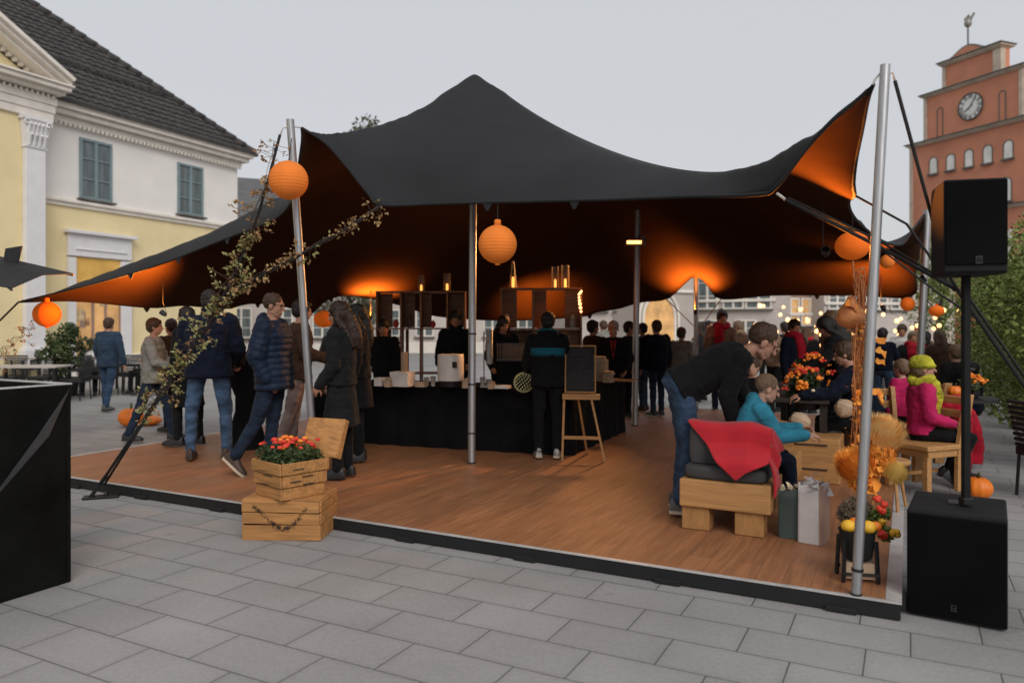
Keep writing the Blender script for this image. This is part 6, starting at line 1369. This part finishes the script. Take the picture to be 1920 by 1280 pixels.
person(Y=7.35, u=640, rz=80, h=1.70, wd=.94, top='charcoal', bot='black_wool', shoe='shoe_black', hair='hair_auburn', style='long', coat=.52, collar=.05, thick=.022, spine=(0, .0, 1), ul=(-.15, -.02, -1), ur=(.15, -.02, -1), fl=(.05, .55, -.7), fr=(-.05, .62, -.75), face=(0, 1, -.25), near=True, vox=.010, tl=(0, .03, -1), tr=(0, -.05, -1), label='woman with long dark auburn hair and long charcoal coat facing left')
person(Y=8.25, u=672, rz=100, h=1.70, wd=.95, top='black_wool', bot='black_wool', hair='hair_black', style='long', coat=.6, label='person in black with long black hair right behind the auburn haired woman')
person(Y=9.3, u=352, rz=80, h=1.7, top='black_wool', bot='charcoal', hair='hair_black', style='short', coat=.5, label='person in a long black coat mostly hidden behind the broad man in navy', tl=(0, .2, -1), tr=(0, -.2, -1))
person(286, 830, deck=False, Y=10.3, rz=-80, h=1.70, top='grey_knit', bot='jeans_dark', shoe='shoe_black', hair='hair_brown', style='short', hem=.10, tl=(0, .38, -1), tr=(0, -.32, -1), sl=(0, .22, -1), sr=(0, -.40, -1), ul=(-.2, .35, -1), ur=(.2, .3, -1), fl=(0, 1, -.1), fr=(0, 1, -.25), label='walking person in a pale grey jacket at the left edge of the floor')
person(Y=11.2, u=322, deck=False, rz=60, h=1.66, top='brown_coat', bot='charcoal', hair='hair_auburn', style='short', skin='skin_warm', ul=(-.2, .3, -1), fl=(0, 1, -.1), label='person in a dark brown coat facing the pale grey jacket')
person(Y=13.8, u=203, deck=False, rz=-8, h=1.70, top='denim_jacket', bot='jeans_mid', shoe='shoe_grey', hair='hair_brown', style='short', hem=.12, wd=1.05, tl=(-.03, .12, -1), tr=(0, -.18, -1), sl=(.02, .0, -1), sr=(0, -.3, -1), ul=(-.35, .1, -1), ur=(.3, -.05, -1), fl=(-.1, .5, -.8), label='man in a dark denim jacket walking away across the paved square')
seat = dict(tl=(-.12, 1, -.05), tr=(.12, 1, -.05), sl=(0, .05, -1), sr=(0, .05, -1))
person(Y=17.4, u=284, deck=False, rz=150, h=1.66, pz=.52, top='tan_coat', bot='black_wool', hair='hair_brown', style='long', label='seated person in a patterned tan coat at the terrace table', **seat)
person(Y=17.2, u=172, deck=False, rz=200, h=1.66, pz=.52, top='white_shirt', bot='black_wool', hair='hair_sand', style='short', skin='skin_warm', label='seated person with fair hair behind the potted shrub', **seat)
# --- bar staff and customers
person(Y=10.1, u=855, rz=178, h=1.67, top='black_wool', bot='black_wool', hair='hair_black', style='short', skin='skin_warm', collar=.06, ul=(-.2, .2, -1), ur=(.2, .2, -1), fl=(.1, .9, -.5), fr=(-.1, .9, -.5), face=(0, 1, -.35), label='bar worker in a black high collar behind the white machine')
person(Y=9.9, u=942, rz=190, h=1.60, wd=.92, top='black_wool', bot='black_wool', hair='hair_auburn', style='long', skin='skin_warm', ul=(-.2, .25, -1), ur=(.2, .25, -1), fl=(.1, .9, -.5), fr=(-.1, .9, -.5), face=(-.3, 1, -.45), label='bar worker with long reddish hair bending over behind the cup dispenser')
person(Y=10.4, u=720, rz=170, h=1.55, top='black_wool', bot='black_wool', hair='hair_black', style='short', skin='skin_warm', face=(-.3, 1, -.4), label='bar worker in black in front of the left crate shelf')
person(1027, 859, rz=-4, h=1.62, wd=1.02, top='black_wool', bot='black_wool', shoe='shoe_pattern', sole='sole_pale', hair='hair_black', style='short', hood=1, hem=.10, thick=.03, stripe='dark_teal', collar=.05, ul=(-.28, .1, -1), ur=(.28, .15, -1), fl=(.0, .8, -.6), fr=(0, .8, -.5), face=(0, 1, -.5), spine=(0, .08, 1), near=True, vox=.011, tl=(-.05, 0, -1), tr=(.05, 0, -1), label='young person in a black hoodie with a teal stripe seen from behind at the bar')
person(Y=10.9, u=1150, rz=172, h=1.52, wd=1.1, hs=1.12, top='black_wool', bot='black_wool', hair='hair_grey', style='buzz', skin='skin', vneck='red_shirt', thick=.03, face=(.1, 1, -.1), label='balding man in a black jacket over a red shirt behind the return table', ul=(-.3, .1, -1), ur=(.3, .1, -1), fl=(.2, .6, -.6), fr=(-.2, .6, -.6), near=True)
person(Y=12.0, u=1110, rz=-60, h=1.53, hs=1.1, top='brown_coat', bot='black_wool', hair='hair_black', style='short', skin='skin_warm', label='dark haired man in a brown jacket left of the balding man')
person(Y=12.2, u=1178, rz=-100, h=1.52, hs=1.05, top='charcoal', bot='black_wool', hair='hair_black', style='short', skin='skin_warm', label='dark haired person in profile just left of the heater pole')
person(Y=12.3, u=1232, rz=20, h=1.54, wd=1.08, top='navy', bot='jeans_dark', shoe='shoe_black', hair='hair_brown', style='short', hem=.12, thick=.03, ul=(-.25, .05, -1), label='man in a navy jacket standing right of the heater pole seen from behind', hs=1.05)
person(Y=13.0, u=1206, rz=60, h=1.50, top='black_wool', bot='jeans_mid', shoe='shoe_brown', hair='hair_black', style='short', label='person in black with blue trousers left of the navy jacket by the heater pole')
person(Y=12.6, u=1277, rz=-40, h=1.42, top='grey_knit', bot='jeans_dark', hair='hair_brown', style='short', hs=1.08, label='dark haired child standing between the navy jacket and the bending man')
# --- the bending man and the children
BM = Dp(1276, 962)
mB, pcB, atB, hpB, hdB = person(loc=BM, rz=-97, h=1.84, wd=1.12, hs=1.12, top='black_wool', bot='jeans_mid', shoe='shoe_grey', sole='sole_pale', hair='hair_brown', style='buzz', hem=.03, thick=.018, spine=(0, .90, .47), face=(-.1, .78, -.55), ul=(-.08, .25, -1), ur=(.04, -.38, -1), fl=(.1, .75, -.7), fr=(-.1, .25, -1), tl=(-.05, .10, -1), tr=(.03, .14, -1), sl=(0, -.10, -1), sr=(0, -.18, -1), near=True, vox=.010, fold=.024, label='tall man in a black sweater and blue jeans bending down over the child')
def wpos(u, v, Y): return W(u, v, Y)
CHL = W(1388, 607, 5.72)
person(loc=CHL, rz=-98, h=1.34, pz=.53, hs=1.16, wd=1.0, top='teal', bot='navy', shoe='shoe_black', hair='hair_sand', style='buzz', skin='skin_child', hood=1, thick=.03, spine=(0, .38, 1), face=(-.15, 1, -.38), ul=(-.1, .55, -.75), ur=(.1, .5, -.8), fl=(.1, .95, .1), fr=(-.1, .95, .05), tl=(-.1, 1, -.1), tr=(.1, 1, -.1), sl=(0, .1, -1), sr=(0, .1, -1), near=True, vox=.008, fold=.012, label='small child in a bright blue hooded jacket sitting on the bench looking down')
person(Y=7.3, u=1412, rz=150, h=1.2, pz=.62, hs=1.1, top='black_wool', bot='navy', hair='hair_brown', style='short', skin='skin_child', label='child in black seated beyond the bench under the chin of the bending man', **seat)
# --- right hand table party
person(Y=7.55, u=1628, rz=68, h=1.74, pz=.56, wd=1.12, hs=1.0, top='navy', bot='black_wool', shoe='shoe_black', hair='hair_brown', style='short', hem=.05, thick=.03, spine=(0, .32, 1), face=(0, 1, -.35), ul=(-.25, .75, -.7), ur=(.1, .8, -.6), fl=(0, 1, -.1), fr=(0, 1, -.15), near=True, label='large person in a dark navy coat seated at the table reaching left over the bags', tl=(-.12, 1, -.15), tr=(.12, 1, -.15), sl=(0, -.1, -1), sr=(0, .1, -1))
person(Y=8.9, u=1588, rz=70, h=1.62, wd=1.0, top='black_wool', bot='black_wool', hair='hair_black', style='long', spine=(0, .35, 1), face=(0, .8, -.6), ul=(-.2, .5, -1), fl=(0, 1, -.3), label='person with long black hair leaning over the table behind the bouquets', coat=.5)
person(Y=10.2, u=1560, rz=80, h=1.66, top='tan_coat', bot='black_wool', hair='hair_sand', style='long', skin='skin_warm', face=(0, 1, -.1), label='fair haired person behind the long black haired one')
person(Y=10.4, u=1487, rz=-150, h=1.55, top='navy', bot='black_wool', hair='hair_auburn', style='short', skin='skin_warm', face=(.3, 1, -.2), label='person in dark navy with reddish hair behind the rear bouquet', coat=.6, scarf='red_wool')
person(Y=8.4, u=1693, rz=30, h=1.30, pz=.50, hs=1.12, top='pink', bot='navy', hair='hair_sand', style='short', skin='skin_child', label='child with light brown hair in a magenta pink jacket seen from behind', thick=.025, **seat)
person(Y=7.05, u=1728, rz=-105, h=1.5, pz=.50, hs=1.1, top='pink', bot='black_wool', shoe='shoe_black', hair='hair_sand', style='short', skin='skin', hat='yellow_wool', scarf='yellow_wool', spine=(0, .0, 1), face=(0, 1, 0), near=True, label='seated person in a yellow knitted hat, yellow scarf and pink jacket', ul=(-.2, .2, -1), ur=(.2, .1, -1), fl=(0, 1, -.3), fr=(-.3, .9, -.3), tl=(-.12, 1, -.1), tr=(.12, 1, -.1), sl=(0, -.35, -1), sr=(0, -.45, -1))
person(Y=9.3, u=1793, rz=10, h=1.40, pz=.60, top='charcoal', bot='black_wool', hair='hair_sand', style='short', hs=1.05, label='grey brown haired person seated behind the small orange pumpkin', **seat)
person(Y=8.9, u=1826, rz=40, h=1.2, pz=.50, top='navy', bot='black_wool', hair='hair_black', style='short', label='person in a dark navy jacket beside the small orange bouquet', **seat)
# red coat hanging over a chair back
rc_ = V((W(1800, 607, 7.35).x, 7.35, DZ)); t = thing('red_coat', rc_, 0, 'bright red coat with a grey cuff slung over the back of the wooden chair', 'coat')
m = MB(); Z = lambda u, v, Y=7.0: W(u, v, Y + .35)
def ct(pts, r, name): 
    m = MB(); m.tube([p for p in pts], r, 12); Mi = XF[t.name].inverted(); m.v = [Mi @ p for p in m.v]; return skinobj(m, name, 'red_wool', t, .012, 3, .03, .08)
ct([Z(1752, 775), Z(1768, 757), Z(1790, 753, 7.05), Z(1803, 775), Z(1806, 830), Z(1803, 890), Z(1795, 935)], [.04, .07, .085, .09, .09, .075, .03], 'coat_body')
ct([Z(1806, 765, 7.05), Z(1822, 800, 7.05), Z(1830, 840, 7.05), Z(1828, 872, 7.0)], [.07, .08, .07, .055], 'sleeve')
m = MB(); m.tube([Z(1828, 868), Z(1828, 878)], .06, 14); m.build('cuff', 'grey_cuff', t, world=True, smooth=True, angle=40)
# paper parcels held at the table
for (u, v, Y, lab) in ((1500, 790, 7.1, 'crumpled tan paper parcel held over the box bench'), (1585, 765, 7.3, 'crumpled tan paper wrapping in front of the navy coat')):
    c = W(u, v, Y); t = thing('paper_parcel', c, 0, lab, 'parcel'); m = MB(); m.ball((0, 0, 0), (.10, .07, .09), 9, 7, Matrix.Rotation(R(25), 3, 'Y')); o = m.build('wrapping', 'paper_tan', t); q = o.modifiers.new('c', 'DISPLACE'); q.texture = ctex(.05); q.strength = .05
# --- crowd further back
TOPS = ['navy', 'black_wool', 'charcoal', 'brown_coat', 'denim_jacket', 'tan_coat', 'olive', 'grey_knit', 'red_wool', 'white_shirt']
HR = ['hair_black', 'hair_brown', 'hair_auburn', 'hair_sand', 'hair_grey']
crowd = [(1352, 13.2, 'tan_coat', 'hair_auburn', 1, 170, 1.74, 'auburn haired person with a bun right above the back of the bending man'), (1392, 14.5, 'brown_coat', 'hair_sand', 0, 10, 1.62, 'sandy haired person in brown just left of the head of the bending man'), (1310, 15.5, 'charcoal', 'hair_black', 0, 60, 1.6, 'small dark haired figure left of the tent notch ropes'), (1452, 13.8, 'tan_coat', 'hair_auburn', 0, 140, 1.55, 'auburn haired person facing the camera behind the head of the bending man'), (1478, 15.8, 'charcoal', 'hair_black', 0, 30, 1.6, 'dark coated person under the middle party bulbs'), (1512, 13.5, 'black_wool', 'hair_brown', 0, -60, 1.52, 'brown haired person in black above the rear bouquet'), (1535, 16.5, 'navy', 'hair_sand', 0, 100, 1.6, 'sandy haired person in navy in the far crowd'), (1635, 12.6, 'grey_knit', 'hair_brown', 0, 45, 1.5, 'person in pale grey right behind the tall right pole'), (1660, 11.8, 'navy', 'hair_black', 0, -30, 1.45, 'dark navy figure right of the copper strands'), (1685, 13.5, 'white_shirt', 'hair_brown', 0, 120, 1.5, 'person in white above the pink jacketed child'), (1708, 12.2, 'charcoal', 'hair_sand', 0, 180, 1.45, 'fair haired person in charcoal left of the far silver pole'), (1745, 13.2, 'red_wool', 'hair_black', 0, 20, 1.4, 'dark haired person in a red jacket right of the far silver pole'), (1768, 11.6, 'brown_coat', 'hair_brown', 0, -20, 1.4, 'person in brown behind the yellow hat'), (1440, 18.0, 'white_shirt', 'hair_grey', 0, 0, 1.6, 'grey haired person in white far beyond the party lights'), (1600, 17.5, 'denim_jacket', 'hair_brown', 0, 80, 1.6, 'person in a denim jacket far behind the copper strands'), (1335, 19.0, 'olive', 'hair_black', 0, 170, 1.62, 'distant person in olive under the tent notch'), (1725, 16.5, 'tan_coat', 'hair_auburn', 0, 40, 1.58, 'auburn haired person in tan directly behind the far silver pole'), (1570, 14.2, 'olive', 'hair_black', 0, 10, 1.55, 'black haired person in olive between the copper strands and the black haired leaning one'),
  (620, 15.0, 'charcoal', 'hair_brown', 0, 30, 1.55, 'distant person in charcoal seen under the tent left of the auburn haired woman'), (1135, 16.5, 'grey_knit', 'hair_brown', 0, 30, 1.56, 'distant person in grey behind the balding man')]
for ci, (u, Y, tp_, hr_, bn, rz_, h_, lab) in enumerate(crowd):
    ru = random.uniform; pose = ci % 4
    arms = [dict(ul=(-.15, .1, -1), ur=(.2, .5, -1), fl=(.05, .2, -1), fr=(-.3, .9, .5)), dict(ul=(-.25, .35, -1), ur=(.25, .3, -1), fl=(.3, 1, .1), fr=(-.3, 1, -.1)), dict(ul=(-.3, -.1, -1), ur=(.15, .1, -1), fl=(.2, .6, -.8), fr=(-.05, .3, -1)), dict(ul=(-.5, .3, -.8), ur=(.2, .1, -1), fl=(.4, .8, .3), fr=(.1, .4, -1))][pose]
    person(Y=Y, u=u + ru(-6, 6), deck=Y < 11.9, rz=rz_ + ru(-25, 25), h=h_ + ru(-.05, .05) + (0 if Y < 11.9 else .06), top=tp_, bot=random.choice(['jeans_dark', 'black_wool', 'charcoal', 'jeans_mid']), hair=hr_, style=random.choice(['short', 'short', 'long', 'pony']) if not bn else 'short', bun=bool(bn), skin=random.choice(['skin', 'skin_warm']), vox=.016, label=lab, hs=1.05, wd=ru(.9, 1.15), spine=(ru(-.08, .08), ru(-.05, .2), 1), face=(ru(-.6, .6), 1, ru(-.4, .05)), tl=(-.05, ru(-.1, .3), -1), tr=(.05, ru(-.3, .1), -1), hood=ci % 3 == 0, collar=.05 * (ci % 2), coat=.55 if ci % 5 == 2 else None, scarf=['red_wool', 'tan_coat', None, None, None][ci % 5], **arms)
